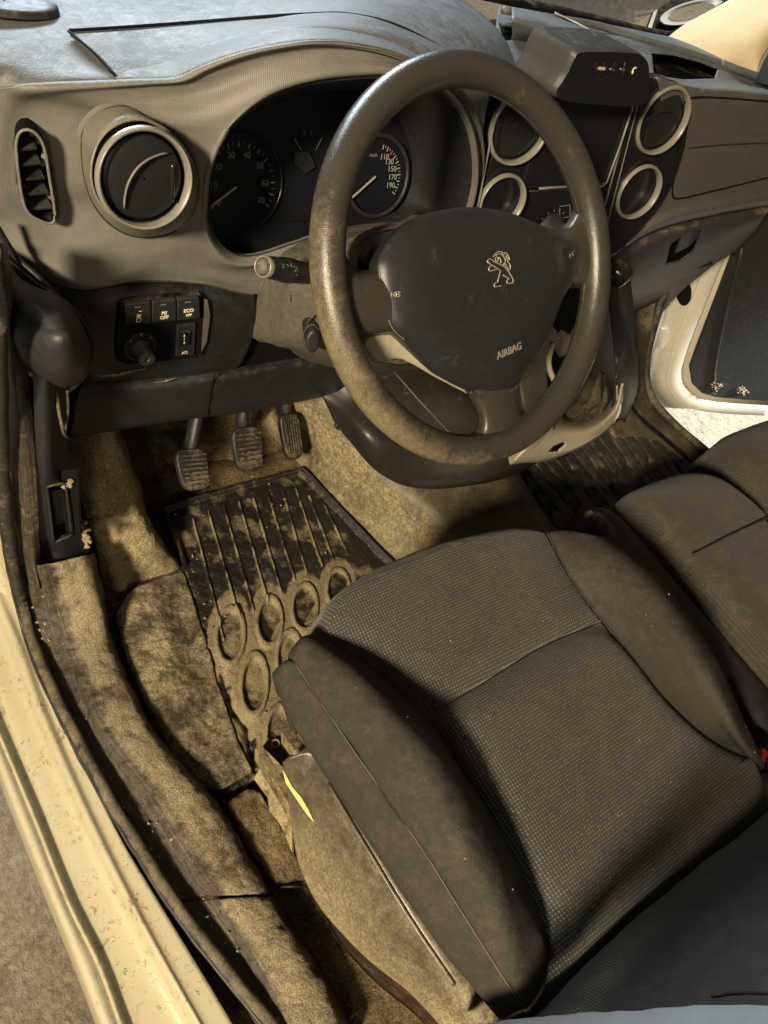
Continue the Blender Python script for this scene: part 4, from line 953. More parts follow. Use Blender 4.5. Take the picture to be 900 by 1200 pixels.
# left stalk
sa, sb = P(309, 312.5, 'y', .535), P(395, 326, 'y', .565); sd = (sb - sa).normalized()
stalk = lathe(sa, sd, [(.0085, -.001), (.0098, .0), (.0100, .006), (.0108, .012), (.0112, .026), (.0122, .030), (.0122, .042), (.0112, .050), (.010, .075), (.008, .10)], M['dark'], 'indicator_stalk', sc_, 32)
lathe(sa, -sd, [(.0101, -.004), (.0101, .0015), (.0092, .0022), (.0086, .0006)], M['ring'], 'stalk_ring', stalk, 32)
lathe(sa, -sd, [(.0084, -.002), (.0080, .003), (.006, .0055), (.003, .0066), (.0001, .007)], M['shroud'], 'stalk_button', stalk, 28)
bvh_cache = {}
def on(o, px, py, off=0):
    if o.name not in bvh_cache:
        w = wloc(o); bvh_cache[o.name] = (BVHTree.FromPolygons([v.co + w for v in o.data.vertices], [tuple(p.vertices) for p in o.data.polygons]))
    h = bvh_cache[o.name].ray_cast(CAM, ray(px, py).normalized())
    if h[0] is None: return None, None
    n = h[1] if h[1].dot(CAM - h[0]) > 0 else -h[1]
    return h[0] + n * off, n
def marks(o, strokes, r, mat, name, off=.0004, k=4, flat=.6):
    g = []
    for s in strokes:
        q = [on(o, a, b, off) for a, b in s]; q = [a for a, n in q if a is not None]
        if len(q) > 1: g.append(tubeg(dense(q, k) if len(q) > 2 else q, r, seg=6))
    if g: vs, fs = join(g); return mk(name, vs, fs, M[mat], o)
marks(stalk, [[(331, 310), (334, 310), (331, 313), (335, 314)], [(336, 310), (339, 313)], [(340, 309), (342, 313)], [(344, 312), (348, 314), (345, 318), (350, 317)], [(347, 322), (349, 323)]], .0003, 'markd', 'lettering')
# audio pod below the stalk
pa = P(367, 402, 'y', .525)
bt = ell(pa, V((.9, -.25, .05)).normalized(), V((-.05, .25, 1)).normalized(), .0082, .0135, 32)
plate('audio_remote', bt, V((.012, .034, .004)), M['dark'], sc_, bv=.0035)
mk('remote_rim', *tubeg([p + V((.002, .008, .001)) for p in ell(pa, V((.9, -.25, .05)).normalized(), V((-.05, .25, 1)).normalized(), .0094, .0146, 32)], .0009, seg=6, closed=True), M['silltrim'], sc_)
tube('pod_arc', L('y', [(360, 385, .54), (362, 376, .54), (368, 369, .54), (375, 366, .54)]), .0012, M['silltrim'], sc_, seg=6, smooth_k=4)
# right stalk end and lever seen through the wheel
ra = P(668, 343, 'y', .50)
ws = lathe(ra, V((-.6, .6, -.1)), [(.0085, -.001), (.0105, .0), (.0105, .03), (.009, .06), (.009, .12)], M['dark'], 'wiper_stalk', sc_, 28)
lathe(ra, V((.6, -.6, .1)), [(.0108, -.003), (.0108, .001), (.0085, .0015), (.008, -.006), (.0001, -.006)], M['gloss'], 'stalk_ring', ws, 28)
# ================================================================== STEERING WHEEL
sw = thing('steering_wheel', WC, 'black three spoke steering wheel with dusty worn rim, lion emblem and AIRBAG lettering', 'steering wheel')
RR = .178; path = [WC + (WU * math.cos(2 * math.pi * i / 160) + WW * math.sin(2 * math.pi * i / 160)) * RR for i in range(160)]
rim = mk('rim', *tubeg(path, .0156, seg=28, closed=True, flat=(WN, 1.06)), M['rimw'], sw)
at = rim.data.attributes.new('wear_light', 'FLOAT', 'POINT')
for k_, v_ in enumerate(rim.data.vertices):
    i_ = k_ // 28; a = 2 * math.pi * i_ / 160; q = v_.co + WC - path[i_]
    outw = q.normalized().dot((path[i_] - WC).normalized()); low = max(0, math.cos(a - math.radians(222))) ** 1.3
    at.data[k_].value = low * (.55 + .75 * max(-.3, outw)) - .12  # paler lower left: dust plus the light there, put into the colour
vs, fs = tubeg([WC + (WU * math.cos(2 * math.pi * i / 160) + WW * math.sin(2 * math.pi * i / 160)) * (RR - .0153) + WN * -.003 for i in range(160)], .0009, seg=6, closed=True)
mk('rim_seam', vs, fs, M['rimw'], rim)
ho = [(443, 312), (448, 296), (465, 271), (490, 254), (532, 244), (565, 243), (601, 250), (629, 261), (659, 273), (674, 279), (679, 296), (677, 315), (671, 332), (663, 344), (655, 362), (646, 387), (634, 412), (617, 434), (608, 450), (590, 461), (571, 464), (551, 458), (537, 451), (518, 440), (496, 420), (476, 400), (462, 387), (454, 370), (447, 343)]
def hring(s, h, cpx=(562, 345)):
    c = PW(*cpx, h); return [c + (PW(a, b, 0) - PW(*cpx, 0)) * s for a, b in ho]
def hr0(h, ins=0):
    base = [PW(a, b, 0) for a, b in ho]; c = PW(562, 345, 0)
    return [p + (c - p).normalized() * ins + WN * h for p in base]
HO0 = hr0(0.0)
hub = rings('airbag_cover', [hr0(-.020, .004), hr0(-.004, 0), hr0(.0015, .002), hr0(.007, .010), hr0(.013, .03), hr0(.016, .055), [PW(562, 345, .017) + (p - PW(562, 345, .017)) * .15 for p in hr0(.017, .055)], [PW(562, 345, .017) + (p - PW(562, 345, .017)) * .01 for p in hr0(.017, .055)]], M['hub'], sw, n=120, nv=5)
rings('hub_back', [hr0(-.008, .004), hr0(-.03, .014), hr0(-.05, .035)], M['dark'], sw, n=80, nv=4)
def spoke(rows_, name='spoke', mat='rimw'):
    R_ = [[PW(a, b, h) for a, b in r] for r, h in rows_]
    return sheet(name, R_, M[mat], sw, nu=30, nv=7, thick=.006, face=WN)
spoke([([(399, 285), (408, 304), (422, 316), (448, 312)], -.016), ([(394, 296), (408, 314), (424, 323), (450, 320)], -.002), ([(387, 320), (406, 332), (425, 337), (456, 338)], .004), ([(389, 360), (408, 366), (428, 366), (466, 362)], .004), ([(400, 398), (416, 394), (434, 388), (474, 384)], -.003), ([(410, 414), (425, 405), (438, 394), (480, 392)], -.016)])
spoke([([(674, 236), (668, 254), (658, 266), (640, 268)], -.016), ([(684, 245), (675, 262), (665, 272), (645, 276)], -.002), ([(696, 275), (688, 282), (680, 286), (650, 288)], .004), ([(699, 310), (690, 312), (682, 312), (650, 310)], .004), ([(697, 332), (690, 333), (680, 331), (650, 328)], -.002), ([(697, 346), (689, 342), (679, 338), (650, 338)], -.016)])
spoke([([(540, 450), (556, 476), (561, 496), (552, 508), (528, 515)], -.016), ([(545, 445), (562, 474), (568, 498), (563, 514), (545, 526)], -.001), ([(560, 440), (576, 475), (581, 500), (580, 520), (570, 534)], .004), ([(590, 440), (594, 475), (597, 497), (602, 511), (606, 524)], .004), ([(602, 438), (606, 468), (609, 484), (616, 494), (636, 494)], -.001), ([(607, 436), (611, 466), (615, 482), (624, 486), (642, 476)], -.016)])
spoke([([(426, 402), (436, 393), (451, 387), (466, 389), (496, 413), (548, 452)], -.018), ([(428, 412), (444, 403), (460, 402), (476, 408), (502, 426), (550, 458)], -.022), ([(430, 421), (448, 424), (466, 420), (484, 427), (508, 441), (552, 464)], -.030), ([(432, 418), (450, 420), (468, 414), (484, 420), (508, 434), (552, 460)], -.040)], 'spoke_back_cover', 'trim')
tube('cover_lip', [PW(a, b, .002) for a, b in [(551, 459), (560, 464), (571, 466.5), (590, 463.5), (600, 458), (607, 452)]], .0022, M['rimw'], sw, seg=8, smooth_k=6, flat=(WN, .6))
for pts in ([(444, 312), (447, 340), (452, 365), (461, 386), (475, 399)], [(675, 280), (680, 296), (678, 315), (672, 331)]):
    tube('cover_edge', [PW(a, b, .0008) for a, b in pts], .0009, M['shroud'], sw, seg=6, smooth_k=5)
def zc(l): return [(560 + a / 15, 285 + b / 15) for a, b in l]
lion = [[(265, 240), (285, 205), (310, 180), (360, 148), (420, 158), (432, 180)], [(310, 215), (350, 190), (400, 190), (445, 235), (478, 290), (470, 340), (440, 390)], [(300, 285), (320, 245), (350, 255), (352, 300), (330, 335), (305, 300)],
        [(455, 210), (458, 185), (482, 165), (515, 200), (540, 250), (552, 295), (515, 275), (490, 215)], [(510, 305), (550, 360), (567, 420), (548, 468), (520, 430), (480, 385), (455, 360), (470, 350), (500, 400)],
        [(205, 335), (165, 335), (170, 300), (205, 277), (250, 300), (300, 335), (400, 380), (480, 430), (540, 510), (590, 590), (617, 650), (605, 690)], [(165, 335), (240, 385), (330, 440), (385, 475)],
        [(240, 395), (200, 420), (188, 460), (210, 492), (260, 475), (330, 462)], [(395, 480), (375, 560), (350, 640), (345, 680), (300, 705), (282, 745), (300, 770), (350, 758), (412, 748)], [(440, 560), (500, 600), (548, 622), (512, 655), (508, 700), (560, 704), (615, 700)], [(370, 250), (400, 300), (395, 350)]]
marks(hub, [zc(s) for s in lion], .00062, 'silver', 'lion_emblem', off=.0004)
a_, n1_ = on(hub, 581, 418, .0004); b_, _ = on(hub, 612, 404, .0004)
mid, nn = on(hub, 597, 411.2, .0003); Ux = (b_ - a_).normalized(); nn = (nn - Ux * nn.dot(Ux)).normalized()
text('airbag_lettering', 'AIRBAG', mid, Ux, nn.cross(Ux), (b_ - a_).length * .265, M['silver'], hub, ext=.0002, bold=.0001)
marks(hub, [[(459, 342), (459, 348)], [(461, 345), (464, 342), (464, 348), (461, 345)], [(466, 342), (469, 342), (466, 345), (469, 346), (466, 348)]], .00035, 'silver', 'horn_symbol')
marks(hub, [[(667, 299), (670, 296), (671, 300), (667, 299)], [(671, 295), (673, 294)], [(667, 301), (669, 302)]], .00035, 'silver', 'horn_symbol')
# ================================================================== CENTRE CONSOLE
cc = thing('centre_console', (.87, .48, .6), 'pale and dark plastic centre console under the dash around the gear lever', 'console')
M['bowl'] = dusty('bowl_plastic', (.018, .016, .013), .42, amt=-.1, sc=8, grain=(700, .2), var=.2)
M['bowlin'] = dusty('bowl_inner', (.060, .050, .034), .5, amt=.15, sc=8, grain=(700, .3), var=.2)
bw = [L('y', [(352, 440, .70), (372, 446, .68), (400, 440, .66), (480, 425, .64), (560, 425, .62), (630, 420, .60)]), L('y', [(375, 462, .66), (396, 466, .64), (430, 470, .61), (490, 468, .58), (560, 462, .55), (640, 450, .53)]),
      L('y', [(385, 480, .64), (398, 486, .62), (432, 510, .56), (485, 522, .53), (560, 515, .50), (655, 480, .49)]), L('y', [(392, 495, .625), (402, 505, .61), (440, 544, .54), (490, 562, .50), (570, 550, .46), (658, 505, .46)]),
      L('y', [(398, 503, .62), (412, 520, .60), (445, 555, .545), (492, 573, .50), (565, 567, .46), (612, 552, .455), (662, 520, .46)]), L('y', [(400, 506, .66), (420, 524, .64), (455, 552, .60), (500, 566, .56), (565, 560, .52), (660, 520, .52)])]
sheet('console_shell', bw, M['bowl'], cc, nu=80, nv=9, thick=.004)
marks(bpy.data.objects['console_shell'], [[(462, 436), (490, 468), (522, 502), (548, 528)]], .0012, 'bowlin', 'shell_fold', off=.0)
mk('console_back', *plateg(L('y', [(640, 290, .64), (735, 290, .64), (745, 380, .64), (735, 470, .60), (700, 500, .56), (640, 480, .58)]), V((0, .01, 0))), M['dark'], cc, smooth=False)
sheet('pale_side_trim', [L('y', [(640, 380, .52), (618, 405, .50), (606, 440, .48), (598, 480, .455), (592, 515, .44), (598, 545, .435)]), L('y', [(650, 385, .51), (634, 412, .49), (626, 445, .465), (624, 485, .44), (622, 515, .43), (622, 541, .43)]), L('y', [(656, 395, .52), (643, 420, .50), (642, 450, .48), (650, 480, .455), (650, 510, .44), (646, 534, .435)])], M['trim'], cc, nu=50, nv=8, thick=.004)
tube('trim_rib', [p + V((0, -.004, .002)) for p in L('y', [(645, 400, .49), (640, 425, .47), (648, 448, .455), (660, 466, .45)])], .004, M['trim'], cc, seg=8, smooth_k=6)
ap = [L('y', [(640, 470, .50), (665, 490, .49), (695, 487, .49), (716, 470, .50), (722, 445, .51)]), L('y', [(640, 492, .455), (662, 503, .445), (695, 499, .445), (720, 478, .46), (727, 448, .48)]), L('y', [(630, 512, .435), (658, 522, .43), (692, 514, .43), (722, 490, .45), (730, 455, .47)]),
      L('y', [(603, 541, .43), (642, 538, .43), (684, 522, .43), (714, 500, .45), (730, 470, .47)]), L('y', [(606, 542, .46), (642, 540, .46), (684, 524, .46), (714, 503, .48), (728, 475, .50)])]
sheet('pale_apron', ap, M['trim'], cc, nu=260, nv=40, thick=.004, holes=[[(641, 531), (648, 523), (660, 518), (664, 521), (655, 530)]])
plate('apron_slot', L('y', [(630, 540, .445), (650, 510, .445), (675, 512, .445), (665, 535, .445)]), V((0, .006, 0)), M['black'], cc, bv=0)
sd_ = [L('y', [(712, 330, .55), (717, 370, .53), (722, 420, .50), (722, 450, .47), (714, 500, .47)]), L('y', [(722, 330, .56), (730, 370, .54), (741, 410, .51), (742, 450, .49), (728, 492, .475)]), L('y', [(722, 330, .62), (732, 370, .60), (746, 415, .57), (747, 455, .55), (733, 495, .53)])]
sheet('console_cheek', sd_, M['dark'], cc, nu=50, nv=8, thick=.003)
tube('cheek_edge', [p + V((0, -.003, 0)) for p in L('y', [(720, 450, .475), (722, 470, .473), (718, 495, .47)])], .003, M['trim'], cc, seg=8, smooth_k=6)
# gear lever in its crumpled gaiter
gl_ = thing('gear_lever', P(692, 465, 'y', .52), 'black gear lever with glossy knob and dusty crumpled gaiter behind the wheel rim', 'gear lever')
gc = P(690, 470, 'y', .50)
def gring(cx, cy, y, a, b): return ell(P(cx, cy, 'y', y), V((1, 0, 0)), V((0, .5, .6)).normalized(), a, b, 40)
gr_ = [gring(688, 476, .50, .055, .045), gring(686, 462, .495, .050, .04), gring(684, 445, .495, .040, .032), gring(684, 428, .50, .035, .028), gring(682, 410, .505, .022, .02), gring(680, 395, .51, .012, .012)]
M['boot'] = dusty('dusty_gaiter', (.04, .033, .022), .6, amt=.5, sc=18, grain=(500, .4), lump=(45, 1, .008), dust=(.26, .21, .12))
sheet('gaiter', gr_, M['boot'], gl_, nu=60, nv=8, closed=True, thick=.001, rough=(.010, 28))
lev = tube('lever_shaft', [P(683, 430, 'y', .51), P(690, 380, 'y', .515), P(708, 335, 'y', .52)], .008, M['dark'], gl_, seg=12, smooth_k=6)
kc_ = P(716, 320, 'y', .52)
lathe(kc_ - V((-.004, 0, .016)), V((.05, -.25, 1)), [(.008, -.008), (.012, -.002), (.0165, .008), (.019, .018), (.019, .026), (.0165, .033), (.010, .037), (.0001, .038)], M['gloss'], 'gear_knob', gl_, 28)
plate('gate_plate', L('y', [(650, 405, .54), (662, 390, .54), (676, 397, .54), (672, 412, .54), (656, 420, .54)]), V((0, .01, 0)), M['trim'], cc, bv=.003)
# ================================================================== DRIVER SEAT
ds = thing('driver_seat', (.48, .1, .5), 'driver seat with dotted dark cloth cushion, plain side bolsters and scuffed side plastic', 'seat')
Lf = lambda pts: L('z', pts)
S3 = [(378, 748, .815), (432, 785, .812), (490, 838, .805), (540, 900, .80), (580, 970, .797), (612, 1035, .795), (632, 1100, .792), (628, 1190, .79)]
S5 = [(640, 625, .832), (670, 680, .822), (705, 728, .815), (740, 770, .812), (780, 820, .808), (820, 858, .805), (852, 878, .802), (884, 890, .80)]
def lerpl(a, b, f, dz=0, n=24):
    A_, B_ = resample(Lf(a), n), resample(Lf(b), n); return [p.lerp(q, f) + V((0, 0, dz)) for p, q in zip(A_, B_)]
fe = Lf([(378, 748, .815), (398, 712, .822), (440, 683, .828), (500, 655, .833), (560, 637, .835), (605, 628, .834), (640, 625, .832)])
msl = Lf([(495, 840, .800), (560, 802, .806), (635, 757, .808), (705, 728, .812)])
bsl = Lf([(628, 1190, .79), (700, 1120, .79), (800, 1035, .792), (884, 968, .795), (905, 950, .795)])
def part_line(pts, a, b, n=24):
    q = resample(Lf(pts), 300); return [q[int((a + (b - a) * i / (n - 1)) * 299)] for i in range(n)]
def nearest_t(pts, p):
    q = resample(Lf(pts), 300); return min(range(300), key=lambda i: (q[i] - p).length) / 299
tl, tr_ = nearest_t(S3, msl[0]), nearest_t(S5, msl[-1])
def coons(top, bot, left, right, nu, nv):
    """surface filling four boundary curves"""
    T_, B_, L_, R_ = resample(top, nu), resample(bot, nu), resample(left, nv), resample(right, nv); G = []
    for j in range(nv):
        v = j / (nv - 1); row = []
        for i in range(nu):
            u = i / (nu - 1)
            row.append(T_[i] * (1 - v) + B_[i] * v + L_[j] * (1 - u) + R_[j] * u - (T_[0] * (1 - u) * (1 - v) + T_[-1] * u * (1 - v) + B_[0] * (1 - u) * v + B_[-1] * u * v))
        G.append(row)
    return G
def coonsheet(name, top, bot, left, right, mat, parent, nu=60, nv=60, puff=.008, pw=.12, front=0, thick=.01, uvs=None):
    G = coons(top, bot, left, right, nu, nv)
    H = []
    for j in range(nv):
        row = []
        for i in range(nu):
            u, v = i / (nu - 1), j / (nv - 1)
            def e(t): t = t / pw; return 1 if t > 1 else 1 - (1 - t) ** 2
            h = puff * e(min(u, 1 - u)) * e(1 - v if front else min(v, 1 - v))
            h += .0012 * noise.fractal(G[j][i] * 14, 1, 2, 3)
            row.append(G[j][i] + V((0, 0, h)))
        H.append(row)
    if front:
        f0 = H[0]; cx = sum(f0, V((0, 0, 0))) / nu
        pre = [[p + V((-.15 * front * (cx.x - p.x) * 0, front * .013, -.010)) for p in f0], [p + V((0, front * .018, -.035)) for p in f0], [p + V((0, 0, -.13)) for p in f0]][::-1]
        H = pre + H
    nr = len(H); vs = [p for r in H for p in r]
    fs = [(j * nu + i, (j + 1) * nu + i, (j + 1) * nu + i + 1, j * nu + i + 1) for j in range(nr - 1) for i in range(nu - 1)]
    # texture coordinates run with the world x and y so both panels share one weave direction
    uv = [(p.x, p.y + (.0 if j >= 3 * bool(front) else .82 - p.z)) for j, r in enumerate(H) for p in r]
    o = mk(name, vs, fs, mat, parent, True, uv)
    m = o.modifiers.new('th', 'SOLIDIFY'); m.thickness = thick; m.offset = 1 if False else -1
    return o
coonsheet('cushion_insert', fe, msl, part_line(S3, 0, tl), part_line(S5, 0, tr_), M['weave'], ds, puff=.010, pw=.16, front=1, nu=80)
coonsheet('cushion_insert', msl, bsl[:4] and Lf([(628, 1190, .79), (700, 1120, .79), (800, 1035, .792), (905, 950, .795)]), part_line(S3, tl, 1), part_line(S5, tr_, 1) + Lf([(905, 950, .795)]), M['weave'], ds, puff=.016, pw=.13, nu=80, nv=100)
def frontdrop(lines):
    out = []
    for l in lines: out.append([l[0] + V((.035, -.02, -.10)), l[0] + V((.012, .004, -.04)), l[0] + V((.003, .008, -.012))] + l)
    return out
S0 = [(333, 800, .768), (341, 838, .768), (364, 882, .768), (420, 965, .768), (480, 1052, .768), (545, 1138, .768), (612, 1215, .768)]
S1 = [(345, 776, .822), (400, 858, .83), (450, 930, .835), (500, 1003, .836), (545, 1075, .834), (585, 1138, .826), (624, 1196, .80)]
S2 = [(358, 756, .832), (418, 815, .852), (474, 885, .862), (524, 960, .863), (566, 1035, .858), (598, 1105, .84), (626, 1192, .80)]
S2b = [(368, 750, .828), (428, 796, .846), (486, 856, .854), (537, 922, .852), (577, 992, .845), (610, 1060, .83), (631, 1120, .81), (628, 1191, .795)]
b0 = frontdrop([resample(Lf(s), 40) for s in (S0, S1)]); mid_ = [a.lerp(b, .5) + V((-.012, 0, .0)) for a, b in zip(b0[0], b0[1])]
sheet('outer_bolster', [b0[0], [a + V((-.004, 0, .012)) for a in b0[0]], mid_, b0[1]], M['bolster'], ds, nu=110, nv=8, thick=.006, rough=(.0030, 11), puff=.002, pw=.08)
b1_ = frontdrop([resample(Lf(s), 40) for s in (S1, S2, S2b, S3)])
sheet('top_bolster', b1_, M['bolster'], ds, nu=140, nv=12, thick=.006, puff=.004, pw=.06, rough=(.0036, 11))
tube('stitch_seam', [p + V((-.0003, 0, .0003)) for p in resample(Lf(S1), 120)], .0006, M['thread'], ds, seg=6)
R1 = [(700, 629, .835), (752, 668, .852), (790, 718, .862), (824, 772, .862), (850, 826, .855), (872, 872, .835), (890, 897, .80)]
R0 = [(668, 624, .833), (712, 665, .846), (755, 722, .85), (796, 782, .85), (832, 836, .84), (862, 872, .82), (886, 893, .80)]
R2 = [(720, 633, .80), (768, 672, .81), (806, 722, .82), (838, 772, .82), (862, 826, .815), (882, 872, .805), (896, 900, .79)]
rb = [resample(Lf(s), 40) for s in (S5, R0, R1, R2)]
rb.append([p + V((.015, 0, -.05)) for p in rb[3]]); rb.append([p + V((.015, 0, -.16)) for p in rb[3]])
rb2 = []
for l in rb: rb2.append([l[0] + V((0, -.005, -.12)), l[0] + V((0, .012, -.04)), l[0] + V((0, .009, -.012))] + l)
sheet('right_bolster', rb2, M['bolster'], ds, nu=110, nv=9, thick=.006, puff=.002, pw=.1, rough=(.0016, 14))
for nm, ln, off in (('seam_piping', msl, V((0, 0, .0012))), ('seam_piping', part_line(S5, 0, 1, 60), V((-.0004, 0, .0018))), ('seam_piping', part_line(S3, 0, 1, 60), V((.0004, 0, .0016)))):
    tube(nm, [p + off for p in ln], .0011, M['bolster'], ds, seg=6)
tube('seam_piping', [p + V((0, 0, .004)) for p in Lf([(628, 1190, .79), (700, 1120, .79), (800, 1035, .792), (905, 950, .795), (960, 905, .79)])], .0022, M['bolster'], ds, seg=8, smooth_k=8)
# hidden solid base so nothing is hollow
mk('seat_base', *boxg(V((.52, .06, .60)), V((.14, 0, 0)), V((0, .14, 0)), V((0, 0, .14))), M['black'], ds, smooth=False)
# backrest
bb = resample(Lf([(560, 1250, .79), (628, 1190, .79), (700, 1120, .79), (800, 1035, .792), (905, 950, .795), (960, 905, .795)]), 40)
def bo_(dy, dz): return [p + V((0, dy, dz)) for p in bb]
sheet('backrest', [bo_(-.01, -.02), bo_(-.002, .004), bo_(.004, .022), bo_(-.004, .048), bo_(-.022, .075), bo_(-.036, .11), bo_(-.05, .18), bo_(-.075, .235)], M['backc'], ds, nu=80, nv=9, thick=.03, rough=(.0025, 12))
tube('backrest_seam', [p + V((0, .002, .002)) for p in L('y', [(835, 1172, -.135), (860, 1168, -.137), (905, 1168, -.14)])], .0015, M['bolster'], ds, seg=6, smooth_k=4)
cq, cn_ = V((.5, -.140, .98)), V((0, 1, .27)).normalized()  # pale grey strip along the lower backrest
def CL(px, py, h=.004): return PP(px, py, cq + cn_ * h, cn_)
ct = sheet('grey_strip', [[CL(a, b, .002) for a, b in ((540, 1204), (590, 1196), (640, 1190), (720, 1185), (800, 1181), (905, 1178))], [CL(a, b, .010) for a, b in ((540, 1207), (595, 1199), (645, 1193), (720, 1189), (800, 1185), (905, 1182))],
     [CL(a, b, .012) for a, b in ((540, 1260), (600, 1260), (640, 1260), (720, 1260), (800, 1260), (905, 1260))]], plain('pale_cloth', (.26, .255, .25), .9), None, nu=60, nv=8, thick=.002, rough=(.002, 25), loc=(.4, -.1, 1.0))
tag(ct, 'pale grey strip lying over the lower backrest at the bottom edge of the view', 'cloth')
# side plastic
T0 = [(366, 868, .772), (378, 880, .775), (405, 925, .775), (455, 1000, .775), (505, 1075, .772), (550, 1140, .765), (600, 1205, .75)]
T1 = [(345, 886, .765), (368, 888, .771), (392, 930, .772), (434, 1000, .772), (480, 1075, .768), (520, 1135, .762), (565, 1200, .75)]
T2 = [(337, 890, .755), (354, 900, .755), (374, 945, .75), (412, 1020, .745), (455, 1088, .742), (500, 1145, .74), (545, 1205, .735)]
T3 = [(332, 892, .735), (340, 920, .72), (356, 985, .70), (386, 1050, .69), (432, 1112, .69), (480, 1155, .70), (525, 1210, .70)]
T4 = [(331, 893, .71), (337, 930, .68), (344, 985, .66), (353, 1022, .65), (378, 1068, .645), (428, 1122, .65), (478, 1162, .66), (515, 1200, .67)]
trim_ = sheet('side_trim', [Lf(T0), Lf(T1), Lf(T2), Lf(T3), Lf(T4)], M['seattrim'], ds, nu=100, nv=9, thick=.004, wear_lightf=lambda v, u: min(1, max(0, (v - .45) * 2.2 - max(0, .25 - u) * 3 )) + max(0, u - .8) * 3 - .1)
tube('trim_ridge', [p + V((-.001, 0, .001)) for p in resample(Lf(T1), 60)][10:52], .0020, M['seattrim'], trim_, seg=8)
lo = [[p + V((.012, 0, -.004)) for p in resample(Lf(T4), 40)], [p + V((.05, -.02, -.10)) for p in resample(Lf(T4), 40)], [p + V((.07, -.03, -.20)) for p in resample(Lf(T4), 40)]]
sheet('seat_frame', lo, M['carpetd'], ds, nu=50, nv=5, thick=.004)
M['yel'] = plain('yellow_scrape', (.85, .68, .26), .45)  # colour of the thin yellow sliver on the side trim
sc1 = [(332.5, 901), (336, 917), (344, 929), (354, 944), (361, 954), (369, 963), (362, 948), (354, 934), (343, 921), (338, 911)]
q_ = [on(trim_, a, b, .0012)[0] for a, b in sc1]
if all(x is not None for x in q_): plate('scrape_mark', q_, V((.0006, 0, -.0003)), M['yel'], trim_, bv=0)
# rail and bracket at front of the seat
rl_ = thing('seat_rail', (.27, .27, .47), 'dusty steel seat rail and bracket poking out in front of the side plastic', 'seat rail')
def bar(name, a, b, w, h, mat, parent, up=V((0, 0, 1)), bv=.001):
    d = (b - a); s = d.cross(up).normalized(); u2 = s.cross(d).normalized()
    return box(name, (a + b) / 2, d / 2, s * w / 2, u2 * h / 2, mat, parent, bv)
bar('rail_channel', P(303, 882, 'z', .62), P(352, 965, 'z', .66), .010, .018, M['metal'], rl_)
bar('rail_flange', P(336, 862, 'z', .66), P(352, 884, 'z', .68), .014, .014, M['metal'], rl_)
pk = L('z', [(297, 913, .56), (305, 898, .58), (316, 905, .58), (336, 928, .58), (342, 960, .58), (342, 1000, .57), (330, 968, .56), (315, 950, .56), (313, 935, .56)])
plate('rail_bracket', pk, V((.004, 0, -.003)), M['metal'], rl_, bv=.001)
plate('rail_plate', L('z', [(308, 874, .61), (318, 862, .61), (332, 860, .61), (346, 884, .62), (334, 900, .62), (325, 890, .61)]), V((.0, 0, -.004)), M['carpetd'], rl_, bv=.001)
mk('bolt_ring', *tubeg(ell(P(323, 871, 'z', .615), V((1, 0, 0)), V((0, 1, 0)), .0045, .0045, 20), .0012, seg=6, closed=True), M['metal'], rl_)
rub = thing('floor_bracket', P(290, 950, 'z', .47), 'dark dirty floor bracket half hidden between sill trim and driver seat', 'bracket')
sheet('bracket_top', [L('z', [(266, 940, .475), (290, 925, .48), (305, 930, .48)]), L('z', [(285, 985, .47), (310, 970, .478), (326, 965, .478)]), L('z', [(325, 1040, .465), (345, 1035, .47), (362, 1030, .47)])], M['carpetd'], rub, nu=30, nv=8, rough=(.005, 40), thick=.012)
tube('cable', wob(L('z', [(326, 1040, .47), (345, 1039, .472), (370, 1042, .47), (400, 1075, .47)]), .001, 40), .0018, M['black'], rub, seg=8, smooth_k=6)
# ================================================================== PASSENGER SEAT, BETWEEN SEATS
ps = thing('passenger_seat', (1.1, .1, .5), 'brown grey passenger bench seat with a split between its two cushions', 'seat')
def cushion(name, x0, x1, yf, yb, z, cut, mat, parent, cl=.05):
    nu, nv = 50, 60; vs = []; fs = []; uv = []
    for j in range(nv):
        for i in range(nu):
            u = i / (nu - 1) * 2 - 1; v = j / (nv - 1) * 2 - 1
            x = (x0 + x1) / 2 + (x1 - x0) / 2 * u; y = (yf + yb) / 2 + (yf - yb) / 2 * -v
            e = (abs(u) ** 9 + (abs(v) ** 9 if v < 0 else 0)); h = max(0, 1 - e) ** .5 if e < 1 else 0
            # rounded plan corner at the front left
            r = 1 - cl * (max(0, -v) ** 4) * (u * u) * 6
            x = (x0 + x1) / 2 + ((x1 - x0) / 2) * u * r
            y -= cl * .9 * (abs(u) ** 3) * max(0, -v) ** 3
            zz = z - .14 + .14 * h + .008 * (1 - u * u)
            d = abs(y - cut); zz -= .007 * math.exp(-(d / .006) ** 2)
            zz += .0025 * noise.fractal(V((x * 9, y * 9, 5)), 1, 2, 4)
            vs.append(V((x, y, zz))); uv.append((x, y))
    for j in range(nv - 1):
        for i in range(nu - 1): fs.append((j * nu + i, (j + 1) * nu + i, (j + 1) * nu + i + 1, j * nu + i + 1))
    return mk(name, vs, fs, mat, parent, True, uv)
cushion('seat_cushion', .905, 1.18, .350, -.25, .765, .186, M['weavep'], ps)
cushion('seat_cushion', 1.19, 1.62, .390, -.25, .765, .186, M['weavep'], ps)
tube('seat_side', [V((.93, .325, .62)), V((.895, .305, .69)), V((.885, .24, .705)), V((.885, .0, .70)), V((.885, -.25, .70))], .036, M['dark'], ps, seg=16, smooth_k=8)  # side roll coloured near black to stand for shade between the seats
tube('seat_seam', [V((.93 + .24 * i / 12, .186, .7705 + .008 * (1 - ((i - 6) / 6) ** 2) - .004)) for i in range(13)], .0014, M['bolster'], ps, seg=6)
mk('seat_base', *boxg(V((1.26, .03, .58)), V((.34, 0, 0)), V((0, .25, 0)), V((0, 0, .10))), M['black'], ps, smooth=False)
